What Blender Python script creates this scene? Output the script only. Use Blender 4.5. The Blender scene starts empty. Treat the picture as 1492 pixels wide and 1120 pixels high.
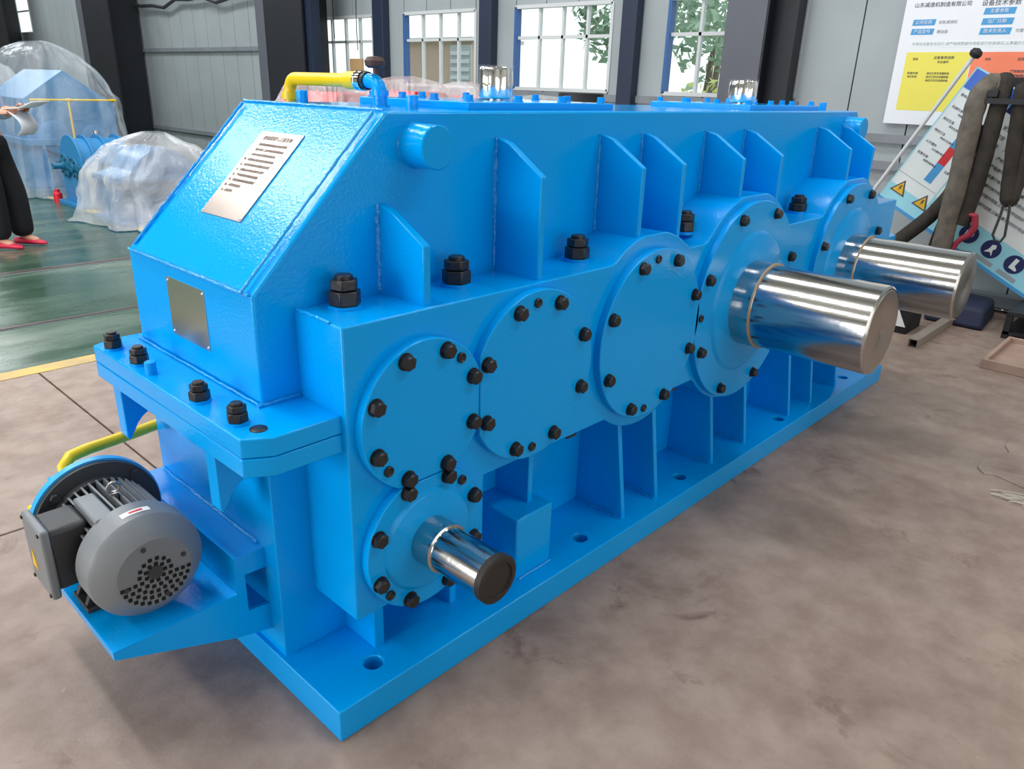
import bpy, bmesh, math, random
from mathutils import Vector, Matrix, noise
from mathutils.geometry import tessellate_polygon
PI = math.pi
sc = bpy.context.scene
COL = sc.collection
rnd = random.Random(7)

# ------------------------------------------------------------------ camera
def cam_axes(yaw, pitch, roll):
    f = Vector((math.cos(yaw)*math.cos(pitch), math.sin(yaw)*math.cos(pitch), -math.sin(pitch)))
    r = Vector((math.sin(yaw), -math.cos(yaw), 0)); u = r.cross(f)
    c, s = math.cos(roll), math.sin(roll)
    return c*r+s*u, -s*r+c*u, f
CAM_POS = Vector((-0.761, -1.243, 1.514))
_r, _u, _f = cam_axes(math.radians(42.97), math.radians(21.52), math.radians(1.86))
cd = bpy.data.cameras.new('camera'); cam = bpy.data.objects.new('camera', cd); COL.objects.link(cam)
cd.sensor_width = 36; cd.lens = 1102.3/1492*36; cd.clip_end = 200; cd.clip_start = 0.05
m = Matrix.Identity(4)
for i in range(3):
    m[i][0], m[i][1], m[i][2], m[i][3] = _r[i], _u[i], -_f[i], CAM_POS[i]
cam.matrix_world = m
sc.camera = cam

# ------------------------------------------------------------------ world, lights, exposure
w = bpy.data.worlds.new('world'); sc.world = w; w.use_nodes = True
bg = w.node_tree.nodes['Background']; bg.inputs[0].default_value = (0.93, 0.97, 1.0, 1); bg.inputs[1].default_value = 1.6
sc.view_settings.view_transform = 'Standard'; sc.view_settings.look = 'None'
sc.view_settings.exposure = 0.0; sc.view_settings.gamma = 1.0; sc.view_settings.use_curve_mapping = False

def area(name, loc, direction, sx, sy, power, color=(1, 1, 1), spread=180):
    ld = bpy.data.lights.new(name, 'AREA'); ld.shape = 'RECTANGLE'; ld.size = sx; ld.size_y = sy
    ld.energy = power; ld.color = color; ld.spread = math.radians(spread)
    o = bpy.data.objects.new(name, ld); COL.objects.link(o); o.location = loc
    o.rotation_euler = Vector(direction).to_track_quat('-Z', 'Y').to_euler(); return o
# open factory door behind the camera on the -X side, skylight strips in the roof, then added fill panels
area('door_daylight', (-8.8, 3.0, 2.0), (1, 0, 0.0), 7.0, 3.6, 520, (1.0, 0.985, 0.96))
area('skylight_near', (-0.9, 6.0, 6.4), (0, 0, -1), 0.38, 11.0, 470, (0.97, 0.99, 1.0))
area('skylight_mid', (3.0, 6.0, 6.4), (0, 0, -1), 0.7, 14.0, 430, (0.97, 0.99, 1.0))
area('skylight_left', (-5.0, 6.0, 6.4), (0, 0, -1), 0.7, 14.0, 430, (0.97, 0.99, 1.0))
area('added_fill_far', (2.5, 19.0, 6.4), (0, 0, -1), 1.2, 10.0, 600, (0.97, 0.99, 1.0))  # added panel that brightens the far left wall, not a known skylight
area('added_fill_right', (3.2, -3.6, 6.4), (0, 0, -1), 4.5, 0.5, 130, (0.98, 0.98, 0.97))  # added overhead fill for the right floor, tops and sides
area('added_fill_side', (0.5, -5.85, 1.5), (0, 1, 0), 7.0, 2.8, 90, (1.0, 0.99, 0.97))  # invented source, lifts the faces turned to the right wall

# ------------------------------------------------------------------ materials
def mat(name, color, rough=0.5, metal=0.0, spec=0.5, bump=0.0, bscale=60.0, var=0.0, vscale=4.0, color2=None, coat=0.0, bdist=0.01):
    mt = bpy.data.materials.new(name); mt.use_nodes = True
    nt = mt.node_tree; b = nt.nodes['Principled BSDF']
    b.inputs['Base Color'].default_value = (*color, 1); b.inputs['Roughness'].default_value = rough
    b.inputs['Metallic'].default_value = metal; b.inputs['Specular IOR Level'].default_value = spec
    b.inputs['Coat Weight'].default_value = coat; b.inputs['Coat Roughness'].default_value = 0.08
    tc = nt.nodes.new('ShaderNodeTexCoord')
    if bump:
        n = nt.nodes.new('ShaderNodeTexNoise'); n.inputs['Scale'].default_value = bscale; n.inputs['Detail'].default_value = 3
        nt.links.new(tc.outputs['Object'], n.inputs['Vector'])
        bp = nt.nodes.new('ShaderNodeBump'); bp.inputs['Strength'].default_value = bump; bp.inputs['Distance'].default_value = bdist
        nt.links.new(n.outputs['Fac'], bp.inputs['Height']); nt.links.new(bp.outputs['Normal'], b.inputs['Normal'])
        if coat: nt.links.new(bp.outputs['Normal'], b.inputs['Coat Normal'])
    if var:
        n2 = nt.nodes.new('ShaderNodeTexNoise'); n2.inputs['Scale'].default_value = vscale; n2.inputs['Detail'].default_value = 6
        nt.links.new(tc.outputs['Object'], n2.inputs['Vector'])
        mx = nt.nodes.new('ShaderNodeMix'); mx.data_type = 'RGBA'
        c2 = color2 or tuple(c*(1-var) for c in color)
        mx.inputs[6].default_value = (*color, 1); mx.inputs[7].default_value = (*c2, 1)
        rp = nt.nodes.new('ShaderNodeValToRGB'); rp.color_ramp.elements[0].position = .35; rp.color_ramp.elements[1].position = .68
        nt.links.new(n2.outputs['Fac'], rp.inputs[0]); nt.links.new(rp.outputs[0], mx.inputs[0])
        nt.links.new(mx.outputs[2], b.inputs['Base Color'])
    return mt
def srgb(r, g, b):
    return tuple(((c/255)/12.92 if c/255 <= .04045 else ((c/255+.055)/1.055)**2.4) for c in (r, g, b))

M = {}
M['blue'] = mat('blue_paint', (0.0, 0.34, 0.86), 0.09, 0, 0.25, 0.24, 140, bdist=.004)
M['steel'] = mat('machined_steel', (0.52, 0.52, 0.51), 0.15, 1.0, 0.5, 0.03, 30)
M['steel_end'] = mat('turned_end_face', (0.50, 0.47, 0.43), 0.32, 1.0)
M['tape'] = mat('tan_tape', srgb(176, 150, 120), 0.5)
M['black'] = mat('black_oxide', (0.012, 0.012, 0.014), 0.38, 0.0, 0.5, 0.1, 90)
M['rubber'] = mat('black_rubber', (0.018, 0.014, 0.012), 0.6)
M['plate'] = mat('brushed_nameplate', (0.48, 0.41, 0.37), 0.32, 1.0)
M['plate_text'] = mat('etched_text', (0.33, 0.28, 0.25), 0.5, 0.6)
M['bead'] = mat('blue_weld_bead', (0.0, 0.33, 0.84), 0.18, 0, 0.7, 0.5, 120)
M['yellow'] = mat('yellow_paint', srgb(236, 198, 10), 0.35, 0, 0.5, .05, 120)
M['grey'] = mat('motor_grey', srgb(116, 121, 126), 0.42, 0.0, 0.5, 0.12, 200, bdist=.003)
M['grey_dark'] = mat('motor_dark_grey', srgb(50, 52, 55), 0.5)
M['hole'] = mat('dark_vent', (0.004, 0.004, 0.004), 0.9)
M['white'] = mat('white_label', (0.8, 0.8, 0.8), 0.5)
M['red'] = mat('red_print', srgb(200, 30, 40), 0.5)
M['chrome'] = mat('chrome', (0.9, 0.9, 0.9), 0.05, 1.0)
M['navy'] = mat('navy_paint', srgb(34, 44, 66), 0.45)
M['column'] = mat('dark_column_paint', srgb(24, 28, 37), 0.5, var=.25, vscale=2)
M['column_face'] = mat('grey_column_face', srgb(88, 92, 102), 0.5, var=.15, vscale=2)
M['panel'] = mat('wall_panel', srgb(158, 167, 171), 0.45, 0, .4, var=.14, vscale=1.2, bump=.03, bscale=8)
M['joint'] = mat('panel_joint', srgb(110, 116, 122), .6)
M['girt'] = mat('girt_steel', srgb(128, 134, 142), .5, var=.2)
M['frame'] = mat('window_frame_alu', srgb(196, 200, 202), .4)
M['frame_blue'] = mat('window_reveal_blue', srgb(50, 92, 150), .5)
M['teal'] = mat('teal_paint', srgb(40, 128, 184), .35)
M['teal_dark'] = mat('dark_teal_paint', srgb(24, 104, 140), .45)
M['redm'] = mat('red_machine', srgb(214, 24, 44), .45)
M['skin'] = mat('skin', srgb(206, 150, 124), .5)
M['cloth'] = mat('black_trousers', srgb(16, 17, 24), .85)
M['shirt'] = mat('pale_shirt', srgb(176, 196, 220), .8)
M['shoe'] = mat('red_shoe', srgb(206, 26, 66), .5)
M['hair'] = mat('black_hair', srgb(20, 18, 18), .6)
M['paper'] = mat('white_paper', srgb(224, 228, 236), .7)
M['ink'] = mat('dark_ink', srgb(70, 78, 90), .7)
M['ink_light'] = mat('grey_ink', srgb(150, 158, 166), .7)
M['label_blue'] = mat('label_blue', srgb(66, 150, 206), .6)
M['sign_yellow'] = mat('sign_yellow', srgb(226, 216, 90), .6)
M['sign_orange'] = mat('sign_orange', srgb(236, 128, 96), .6)
M['sign_cyan'] = mat('sign_cyan', srgb(150, 214, 232), .5)
M['sign_white'] = mat('sign_white', srgb(222, 230, 232), .5)
M['sign_deepblue'] = mat('sign_deep_blue', srgb(52, 104, 206), .5)
M['sign_navy'] = mat('sign_navy', srgb(28, 38, 92), .5)
M['amber'] = mat('warning_amber', srgb(222, 176, 30), .5)
M['sling'] = mat('grey_webbing', srgb(118, 112, 104), .9, 0, .2, .5, 300, var=.35, vscale=14)
M['sling_dark'] = mat('dark_webbing', srgb(66, 62, 58), .9, 0, .2, .5, 300, var=.35, vscale=14)
M['hookred'] = mat('red_hook', srgb(150, 40, 60), .5)
M['wood'] = mat('pinkish_board', srgb(168, 142, 128), .7, var=.2, vscale=6)
M['card'] = mat('cardboard', srgb(196, 160, 112), .8)
M['brick'] = mat('brown_wall', srgb(206, 178, 160), .8)
M['grass'] = mat('ground_outside', srgb(190, 196, 180), .9)
M['leaf'] = mat('leaf_green', srgb(176, 206, 180), .7, var=.35, vscale=3)  # paler than the foliage itself, outdoor overexposure is put into the colour
M['bark'] = mat('bark', srgb(110, 96, 84), .9)
M['rail'] = mat('rail_steel', srgb(86, 78, 72), .5, .3)
M['roof'] = mat('roof_sheet', srgb(178, 174, 160), .7)
M['linepaint'] = mat('yellow_line', srgb(206, 172, 92), .6, var=.25, vscale=5, color2=srgb(170, 150, 110))
M['litter'] = mat('dry_grass', srgb(196, 190, 176), .8)
M['tubesteel'] = mat('grey_tube_steel', srgb(150, 140, 130), .5, .3)
M['navybox'] = mat('navy_cloth', srgb(26, 34, 62), .7)
M['blackbox'] = mat('black_box', srgb(24, 24, 28), .6)

# concrete
def floor_mat(name, kind):
    mt = bpy.data.materials.new(name); mt.use_nodes = True; nt = mt.node_tree; b = nt.nodes['Principled BSDF']
    tc = nt.nodes.new('ShaderNodeTexCoord')
    def ns(scale, det, rough=.55, vec=None, dist=0):
        n = nt.nodes.new('ShaderNodeTexNoise'); n.inputs['Scale'].default_value = scale; n.inputs['Detail'].default_value = det
        n.inputs['Roughness'].default_value = rough; n.inputs['Distortion'].default_value = dist
        nt.links.new(vec or tc.outputs['Object'], n.inputs['Vector']); return n
    def ramp(src, stops):
        r = nt.nodes.new('ShaderNodeValToRGB'); e = r.color_ramp.elements
        e[0].position, e[0].color = stops[0][0], (*stops[0][1], 1); e[1].position, e[1].color = stops[-1][0], (*stops[-1][1], 1)
        for p, c in stops[1:-1]:
            x = e.new(p); x.color = (*c, 1)
        nt.links.new(src, r.inputs[0]); return r
    def mix(f, a, b_):
        x = nt.nodes.new('ShaderNodeMix'); x.data_type = 'RGBA'
        if isinstance(f, float): x.inputs[0].default_value = f
        else: nt.links.new(f, x.inputs[0])
        for i, v in ((6, a), (7, b_)):
            if isinstance(v, tuple): x.inputs[i].default_value = (*v, 1)
            else: nt.links.new(v, x.inputs[i])
        return x.outputs[2]
    if kind == 'concrete':
        big = ramp(ns(.9, 5, .6, dist=.4).outputs['Fac'], [(.3, srgb(120, 101, 91)), (.52, srgb(146, 126, 114)), (.72, srgb(162, 145, 133))])
        sm = ramp(ns(7, 8, .65).outputs['Fac'], [(.38, srgb(114, 96, 86)), (.62, srgb(162, 146, 135))])
        c = mix(.4, big.outputs[0], sm.outputs[0])
        st = ramp(ns(2.6, 6, .7, dist=1.0).outputs['Fac'], [(.60, (0, 0, 0)), (.72, (1, 1, 1))])
        c = mix(st.outputs[0], c, srgb(108, 84, 75))
        sp = ramp(ns(30, 3, .6).outputs['Fac'], [(.70, (0, 0, 0)), (.76, (1, 1, 1))])
        c = mix(sp.outputs[0], c, srgb(166, 152, 142))
        nt.links.new(c, b.inputs['Base Color'])
        rr = ramp(ns(3, 4).outputs['Fac'], [(.3, (.42,)*3), (.7, (.65,)*3)]); nt.links.new(rr.outputs[0], b.inputs['Roughness'])
        bp = nt.nodes.new('ShaderNodeBump'); bp.inputs['Strength'].default_value = .25; bp.inputs['Distance'].default_value = .01
        nt.links.new(ns(14, 8, .7).outputs['Fac'], bp.inputs['Height']); nt.links.new(bp.outputs[0], b.inputs['Normal'])
    else:
        mp = nt.nodes.new('ShaderNodeMapping'); mp.inputs['Scale'].default_value = (.5, 1.6, 1)
        nt.links.new(tc.outputs['Object'], mp.inputs['Vector'])
        big = ramp(ns(1.3, 7, .6, mp.outputs[0], .5).outputs['Fac'], [(.35, srgb(46, 72, 58)), (.55, srgb(68, 94, 80)), (.72, srgb(116, 130, 118))])
        nt.links.new(big.outputs[0], b.inputs['Base Color'])
        rr = ramp(ns(2.2, 5, .6, mp.outputs[0]).outputs['Fac'], [(.35, (.12,)*3), (.7, (.4,)*3)]); nt.links.new(rr.outputs[0], b.inputs['Roughness'])
    return mt
M['concrete'] = floor_mat('worn_concrete', 'concrete'); M['green'] = floor_mat('green_epoxy', 'green')

def film_mat(name, tint, opacity, rough=.12):
    mt = bpy.data.materials.new(name); mt.use_nodes = True; nt = mt.node_tree
    b = nt.nodes['Principled BSDF']; b.inputs['Base Color'].default_value = (*tint, 1); b.inputs['Roughness'].default_value = rough
    b.inputs['Specular IOR Level'].default_value = .8
    tr = nt.nodes.new('ShaderNodeBsdfTransparent'); tr.inputs[0].default_value = (.97, .98, .98, 1)
    mx = nt.nodes.new('ShaderNodeMixShader'); out = nt.nodes['Material Output']
    tc = nt.nodes.new('ShaderNodeTexCoord')
    n = nt.nodes.new('ShaderNodeTexNoise'); n.inputs['Scale'].default_value = 2.2; n.inputs['Detail'].default_value = 4; n.inputs['Distortion'].default_value = .4
    nt.links.new(tc.outputs['Object'], n.inputs['Vector'])
    mr = nt.nodes.new('ShaderNodeMapRange'); mr.inputs[1].default_value = .35; mr.inputs[2].default_value = .85
    mr.inputs[3].default_value = opacity*.75; mr.inputs[4].default_value = min(1, opacity*1.5)
    nt.links.new(n.outputs['Fac'], mr.inputs[0]); nt.links.new(mr.outputs[0], mx.inputs[0])
    bp = nt.nodes.new('ShaderNodeBump'); bp.inputs['Strength'].default_value = .6; bp.inputs['Distance'].default_value = .03
    n3 = nt.nodes.new('ShaderNodeTexNoise'); n3.inputs['Scale'].default_value = 7; n3.inputs['Detail'].default_value = 5; n3.inputs['Distortion'].default_value = 1
    nt.links.new(tc.outputs['Object'], n3.inputs['Vector']); nt.links.new(n3.outputs['Fac'], bp.inputs['Height']); nt.links.new(bp.outputs[0], b.inputs['Normal'])
    nt.links.new(tr.outputs[0], mx.inputs[1]); nt.links.new(b.outputs[0], mx.inputs[2]); nt.links.new(mx.outputs[0], out.inputs[0])
    return mt
M['film'] = film_mat('clear_plastic_film', (.86, .9, .92), .20)
M['film_thick'] = film_mat('milky_plastic_film', (.92, .91, .91), .33)
M['film_clear'] = film_mat('crinkled_clear_wrap', (.95, .95, .95), .05, .05)
def glass_mat():
    mt = bpy.data.materials.new('window_glass'); mt.use_nodes = True; nt = mt.node_tree
    for n in list(nt.nodes):
        if n.type == 'BSDF_PRINCIPLED': nt.nodes.remove(n)
    tr = nt.nodes.new('ShaderNodeBsdfTransparent'); tr.inputs[0].default_value = (.93, .97, .96, 1)
    gl = nt.nodes.new('ShaderNodeBsdfGlossy'); gl.inputs['Roughness'].default_value = .03
    mx = nt.nodes.new('ShaderNodeMixShader'); mx.inputs[0].default_value = .06
    nt.links.new(tr.outputs[0], mx.inputs[1]); nt.links.new(gl.outputs[0], mx.inputs[2]); nt.links.new(mx.outputs[0], nt.nodes['Material Output'].inputs[0])
    return mt
M['glass'] = glass_mat()

# ------------------------------------------------------------------ mesh helpers
class G:
    """collects geometry for one mesh object"""
    def __init__(s): s.v, s.f = [], []
    def add(s, vs, fs):
        n = len(s.v); s.v += [tuple(v) for v in vs]; s.f += [tuple(i+n for i in f) for f in fs]; return s
    def box(s, x0, x1, y0, y1, z0, z1):
        vs = [(x, y, z) for x in (x0, x1) for y in (y0, y1) for z in (z0, z1)]
        return s.add(vs, [(0, 1, 3, 2), (4, 6, 7, 5), (0, 4, 5, 1), (2, 3, 7, 6), (0, 2, 6, 4), (1, 5, 7, 3)])
    def prism(s, poly, axis, a, b, holes=()):
        """polygon in the two other axes (in axis order xyz) pushed from a to b along axis"""
        def P(p, t):
            if axis == 'x': return (t, p[0], p[1])
            if axis == 'y': return (p[0], t, p[1])
            return (p[0], p[1], t)
        n = len(poly)
        area2 = sum(poly[i][0]*poly[(i+1) % n][1]-poly[(i+1) % n][0]*poly[i][1] for i in range(n))
        flip = (area2 < 0) != (axis == 'y')
        if holes:
            loops = [list(poly)]+[list(h) for h in holes]
            pts = [p for l in loops for p in l]; N = len(pts)
            tris = tessellate_polygon([[Vector((p[0], p[1], 0)) for p in l] for l in loops])
            vs = [P(p, a) for p in pts]+[P(p, b) for p in pts]; fs = []
            for t in tris:
                fs.append(tuple(t)); fs.append(tuple(i+N for i in reversed(t)))
            o = 0
            for l in loops:
                k = len(l)
                for i in range(k):
                    j = (i+1) % k; fs.append((o+i, o+j, o+j+N, o+i+N))
                o += k
            s.add(vs, fs)
        else:
            vs = [P(p, a) for p in poly]+[P(p, b) for p in poly]
            fs = [tuple(range(n)), tuple(range(2*n-1, n-1, -1))]+[(i, i+n, (i+1) % n+n, (i+1) % n) for i in range(n)]
            s.add(vs, fs)
        return s
    def cyl(s, p, axis, r, h, n=24, r2=None, rot=0.0):
        """cylinder from p along axis vector by h"""
        A = Vector(axis).normalized(); r2 = r if r2 is None else r2
        U = A.orthogonal().normalized()
        if abs(A.y) > .9: U = Vector((1, 0, 0))
        if abs(A.z) > .9: U = Vector((1, 0, 0))
        if abs(A.x) > .9: U = Vector((0, 0, 1))
        W = A.cross(U); p = Vector(p)
        vs = []
        for rr, t in ((r, 0), (r2, h)):
            for i in range(n):
                a = rot+2*PI*i/n; vs.append(p+A*t+(U*math.cos(a)+W*math.sin(a))*rr)
        return s.add(vs, [tuple(range(n-1, -1, -1)), tuple(range(n, 2*n))]+[(i, (i+1) % n, (i+1) % n+n, i+n) for i in range(n)])
    def lathe(s, p, axis, prof, n=32, closed=False):
        """profile list of (t along axis, radius)"""
        A = Vector(axis).normalized(); U = Vector((1, 0, 0)) if abs(A.x) < .9 else Vector((0, 0, 1)); W = A.cross(U); p = Vector(p)
        vs, fs = [], []
        for t, r in prof:
            for i in range(n):
                a = 2*PI*i/n; vs.append(p+A*t+(U*math.cos(a)+W*math.sin(a))*max(r, 1e-5))
        m_ = len(prof)
        for k in range(m_-1 if not closed else m_):
            k2 = (k+1) % m_
            for i in range(n):
                j = (i+1) % n; fs.append((k*n+i, k*n+j, k2*n+j, k2*n+i))
        if not closed:
            fs.append(tuple(range(n-1, -1, -1))); fs.append(tuple(range((m_-1)*n, m_*n)))
        return s.add(vs, fs)
    def tube(s, pts, r, n=10, flat=None):
        """tube along points; r number or list"""
        pts = [Vector(p) for p in pts]; rs = r if isinstance(r, (list, tuple)) else [r]*len(pts)
        vs, fs = [], []; prev = None
        for i, p in enumerate(pts):
            d = (pts[min(i+1, len(pts)-1)]-pts[max(i-1, 0)]).normalized()
            if prev is None: U = d.orthogonal().normalized()
            else: U = (prev-d*prev.dot(d)).normalized()
            prev = U; W = d.cross(U)
            for k in range(n):
                a = 2*PI*k/n; vs.append(p+(U*math.cos(a)+W*math.sin(a)*(flat or 1))*rs[i])
        for i in range(len(pts)-1):
            for k in range(n):
                j = (k+1) % n; fs.append((i*n+k, i*n+j, (i+1)*n+j, (i+1)*n+k))
        fs.append(tuple(range(n-1, -1, -1))); fs.append(tuple(range((len(pts)-1)*n, len(pts)*n)))
        return s.add(vs, fs)
    def build(s, name, m_, parent=None, bevel=0.0, smooth=35, origin=None):
        me = bpy.data.meshes.new(name)
        o_ = Vector(origin) if origin is not None else (parent_loc(parent) if parent else Vector((0, 0, 0)))
        base = parent_loc(parent) if parent else Vector((0, 0, 0))
        me.from_pydata([tuple(Vector(v)-o_) for v in s.v], [], s.f)
        bm = bmesh.new(); bm.from_mesh(me); bmesh.ops.recalc_face_normals(bm, faces=bm.faces); bm.to_mesh(me); bm.free()
        if smooth:
            for p in me.polygons: p.use_smooth = True
            me.set_sharp_from_angle(angle=math.radians(smooth))
        me.materials.append(M[m_] if isinstance(m_, str) else m_)
        o = bpy.data.objects.new(name, me); COL.objects.link(o)
        if parent: o.parent = parent
        o.location = o_-base
        if bevel:
            bv = o.modifiers.new('bevel', 'BEVEL'); bv.width = bevel; bv.segments = 2; bv.limit_method = 'ANGLE'; bv.angle_limit = math.radians(40)
        return o
def parent_loc(p):
    v = Vector((0, 0, 0))
    while p: v += p.location; p = p.parent
    return v
def empty(name, loc, label=None, cat=None, group=None):
    o = bpy.data.objects.new(name, None); COL.objects.link(o); o.location = loc; o.empty_display_size = .1
    if label: tag(o, label, cat, group)
    return o
def tag(o, label=None, cat=None, group=None, kind=None):
    if label: o['label'] = label
    if cat: o['category'] = cat
    if group: o['group'] = group
    if kind: o['kind'] = kind
    return o
def struct(o): o['kind'] = 'structure'; return o
def copy_tree(o, parent=None, delta=None):
    c = o.copy(); COL.objects.link(c); c.parent = parent
    if delta is not None: c.location = o.location+Vector(delta)
    for ch in [x for x in bpy.data.objects if x.parent == o]: copy_tree(ch, c)
    return c
def circle(cx, cz, r, n=64, a0=0, a1=2*PI):
    return [(cx+r*math.cos(a0+(a1-a0)*i/n), cz+r*math.sin(a0+(a1-a0)*i/n)) for i in range(n)]
def clip(poly, nx, nz, d):
    """keep nx*x+nz*z <= d"""
    out = []
    for i in range(len(poly)):
        p, q = poly[i], poly[(i+1) % len(poly)]
        a, b = nx*p[0]+nz*p[1]-d, nx*q[0]+nz*q[1]-d
        if a <= 0: out.append(p)
        if (a < 0 < b) or (b < 0 < a):
            t = a/(a-b); out.append((p[0]+t*(q[0]-p[0]), p[1]+t*(q[1]-p[1])))
    return out
def lettering(name, items, m_, parent, rot=(PI/2, 0, -PI/2), ext=.0005):
    """items: (string, location, size, align); all joined into one flat-print mesh"""
    vs, fs = [], []; base = parent_loc(parent); R_ = rot.to_matrix() if hasattr(rot, 'to_matrix') else Matrix.Rotation(rot[2], 3, 'Z') @ Matrix.Rotation(rot[0], 3, 'X')
    for body, loc, size, align in items:
        c = bpy.data.curves.new(name, 'FONT'); c.body = body; c.size = size; c.extrude = ext; c.align_x = align; c.align_y = 'CENTER'; c.resolution_u = 2
        o = bpy.data.objects.new(name, c); COL.objects.link(o); bpy.context.view_layer.update()
        me = bpy.data.meshes.new_from_object(o.evaluated_get(bpy.context.evaluated_depsgraph_get()))
        n = len(vs); vs += [R_ @ v.co+Vector(loc)-base for v in me.vertices]; fs += [tuple(i+n for i in p.vertices) for p in me.polygons]
        bpy.data.objects.remove(o); bpy.data.curves.remove(c); bpy.data.meshes.remove(me)
    me = bpy.data.meshes.new(name); me.from_pydata([tuple(v) for v in vs], [], fs); me.materials.append(M[m_])
    o = bpy.data.objects.new(name, me); COL.objects.link(o); o.parent = parent; return o
def bead(parent, p, q, r=.006, name='weld_bead', n=None):
    p, q = Vector(p), Vector(q); L = (q-p).length; n = n or max(4, int(L/.012))
    g = G(); pts = []; rs = []
    for i in range(n+1):
        t = i/n; pts.append(p.lerp(q, t)+Vector((rnd.uniform(-1, 1), rnd.uniform(-1, 1), rnd.uniform(-1, 1)))*r*.22)
        rs.append(r*rnd.uniform(.75, 1.2))
    g.tube(pts, rs, 6); return g.build(name, 'bead', parent)

# ================================================================== SETTING
XW = 6.05                     # wall behind the machine
# floors ---------------------------------------------------------------
fl = struct(empty('floor', (0, 0, 0)))
for (x0, x1, y0, y1) in ((-9, .266, 1.586, 3.2), (.274, XW, 1.586, 3.2), (-9, XW, -6, 1.578)):
    G().box(x0, x1, y0, y1, -.06, 0).build('slab', 'concrete', fl, bevel=.004)
G().box(-9, XW, -6, 3.2, -.10, -.02).build('joint_filler', 'rail', fl)
o = struct(G().box(-9, XW, 3.32, 30, -.06, 0).build('floor_green', 'green')); 
o = struct(G().box(-9, XW, 3.2, 3.32, -.06, .002).build('trim_1', 'linepaint'))
o = struct(G().box(2.33, 2.43, 3.9, 26, -.01, .003).build('trim_2', 'linepaint'))
for i, (y, wd) in enumerate(((4.15, .03), (5.73, .055))):
    r_ = struct(empty('trim_%d' % (3+i), (0, y, 0)))
    G().box(-9, 2.3, y-wd, y+wd, -.01, .003).build('rail_bed', 'joint', r_)
    G().box(-9, 2.3, y-wd*.55, y+wd*.55, -.01, .008).build('rail', 'rail', r_)
g = G().prism([(2.942, -.70), (2.856, -.709), (2.81, -.745), (2.834, -.784), (2.791, -.902), (3.0, -1.15), (3.5, -1.1), (3.447, -.771), (3.315, -.734), (3.211, -.739), (3.14, -.772), (3.038, -.752), (2.983, -.729)], 'z', -.002, .006)
g.build('repair_patch', 'concrete', fl, bevel=.002)
# wall ------------------------------------------------------------------
wall = struct(empty('wall_back', (XW, 0, 0)))
WIN = [(7.87, 9.20), (5.87, 7.20), (3.88, 5.22), (1.86, 3.20)]       # y spans of windows 1..4
FARWIN = (21.9, 24.2)
Z0, Z1 = 1.49, 2.33
def wall_panels(ya, yb, z0, z1, off=0.0):
    n = max(1, round((yb-ya)/.48)); w_ = (yb-ya)/n
    for i in range(n):
        G().box(XW+off, XW+.08, ya+i*w_+.006, ya+(i+1)*w_-.006, z0, z1).build('wall_panel', 'panel', wall)
edges = [-6.0, 1.86]
spans = [(-6, 1.86), (3.20, 3.88), (5.22, 5.87), (7.20, 7.87), (9.20, 21.9), (24.2, 30)]
for a, b in spans: wall_panels(a, b, 0, 6.5)
for a, b in WIN: wall_panels(a, b, 0, Z0); wall_panels(a, b, Z1, 6.5)
wall_panels(21.9, 24.2, 0, 2.40); wall_panels(21.9, 24.2, 3.4, 6.5)
G().box(XW+.03, XW+.07, -6, 1.84, 0, 6.5).build('panel_backing', 'joint', wall)
G().box(XW+.03, XW+.07, 9.22, 21.88, 0, 6.5).build('panel_backing', 'joint', wall)
for (a, b) in WIN+[(3.20, 3.88), (5.22, 5.87), (7.20, 7.87), FARWIN]:
    lo = Z0 if (a, b) in WIN else (2.40 if (a, b) == FARWIN else 6.5)
    G().box(XW+.03, XW+.07, a, b, 0, lo-.01).build('panel_backing', 'joint', wall)
# girts (horizontal rails on the wall)
for y0, y1, z in ((9.4, 17.0, 1.95), (9.4, 17.0, .53), (-6, 1.7, 1.21), (-6, 1.7, 1.0)):
    G().box(XW-.05, XW, y0, y1, z-.035, z+.03).build('girt', 'girt', wall)
G().box(XW-.14, XW-.02, -6, 1.6, .045, .13).build('bottom_girt', 'girt', wall)
for a, b in ((1.8, 9.3),): G().box(XW-.03, XW+.0, a, b, Z0-.10, Z0-.03).build('sill_girt', 'girt', wall)
# windows
def window(n, y0, y1, z0, z1, cols, midz):
    wn = struct(empty('window_%d' % n, (XW, y0, z0)))
    t = .018
    for y in (y0, y1): G().box(XW-.01, XW+.07, y-t, y+t, z0, z1).build('window_frame', 'frame_blue' if y == y1 else 'frame', wn)
    for z in (z0, z1): G().box(XW-.01, XW+.07, y0, y1, z-t, z+t).build('window_frame', 'frame', wn)
    G().box(XW+.02, XW+.06, y0, y1, midz-.016, midz+.016).build('transom', 'frame', wn)
    for i in range(1, cols):
        y = y0+(y1-y0)*i/cols; G().box(XW+.02, XW+.06, y-.014, y+.014, z0, z1).build('mullion', 'frame', wn)
    for i in range(cols):
        ya, yb = y0+(y1-y0)*i/cols, y0+(y1-y0)*(i+1)/cols
        for za, zb in ((z0, midz), (midz, z1)):
            G().box(XW+.038, XW+.042, ya+.01, yb-.01, za+.01, zb-.01).build('pane', 'glass', wn)
    return wn
for i, (a, b) in enumerate(WIN): window(i+1, a, b, Z0, Z1, 4, 2.02)
window(5, 21.9, 24.2, 2.40, 3.4, 2, 2.9)
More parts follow.
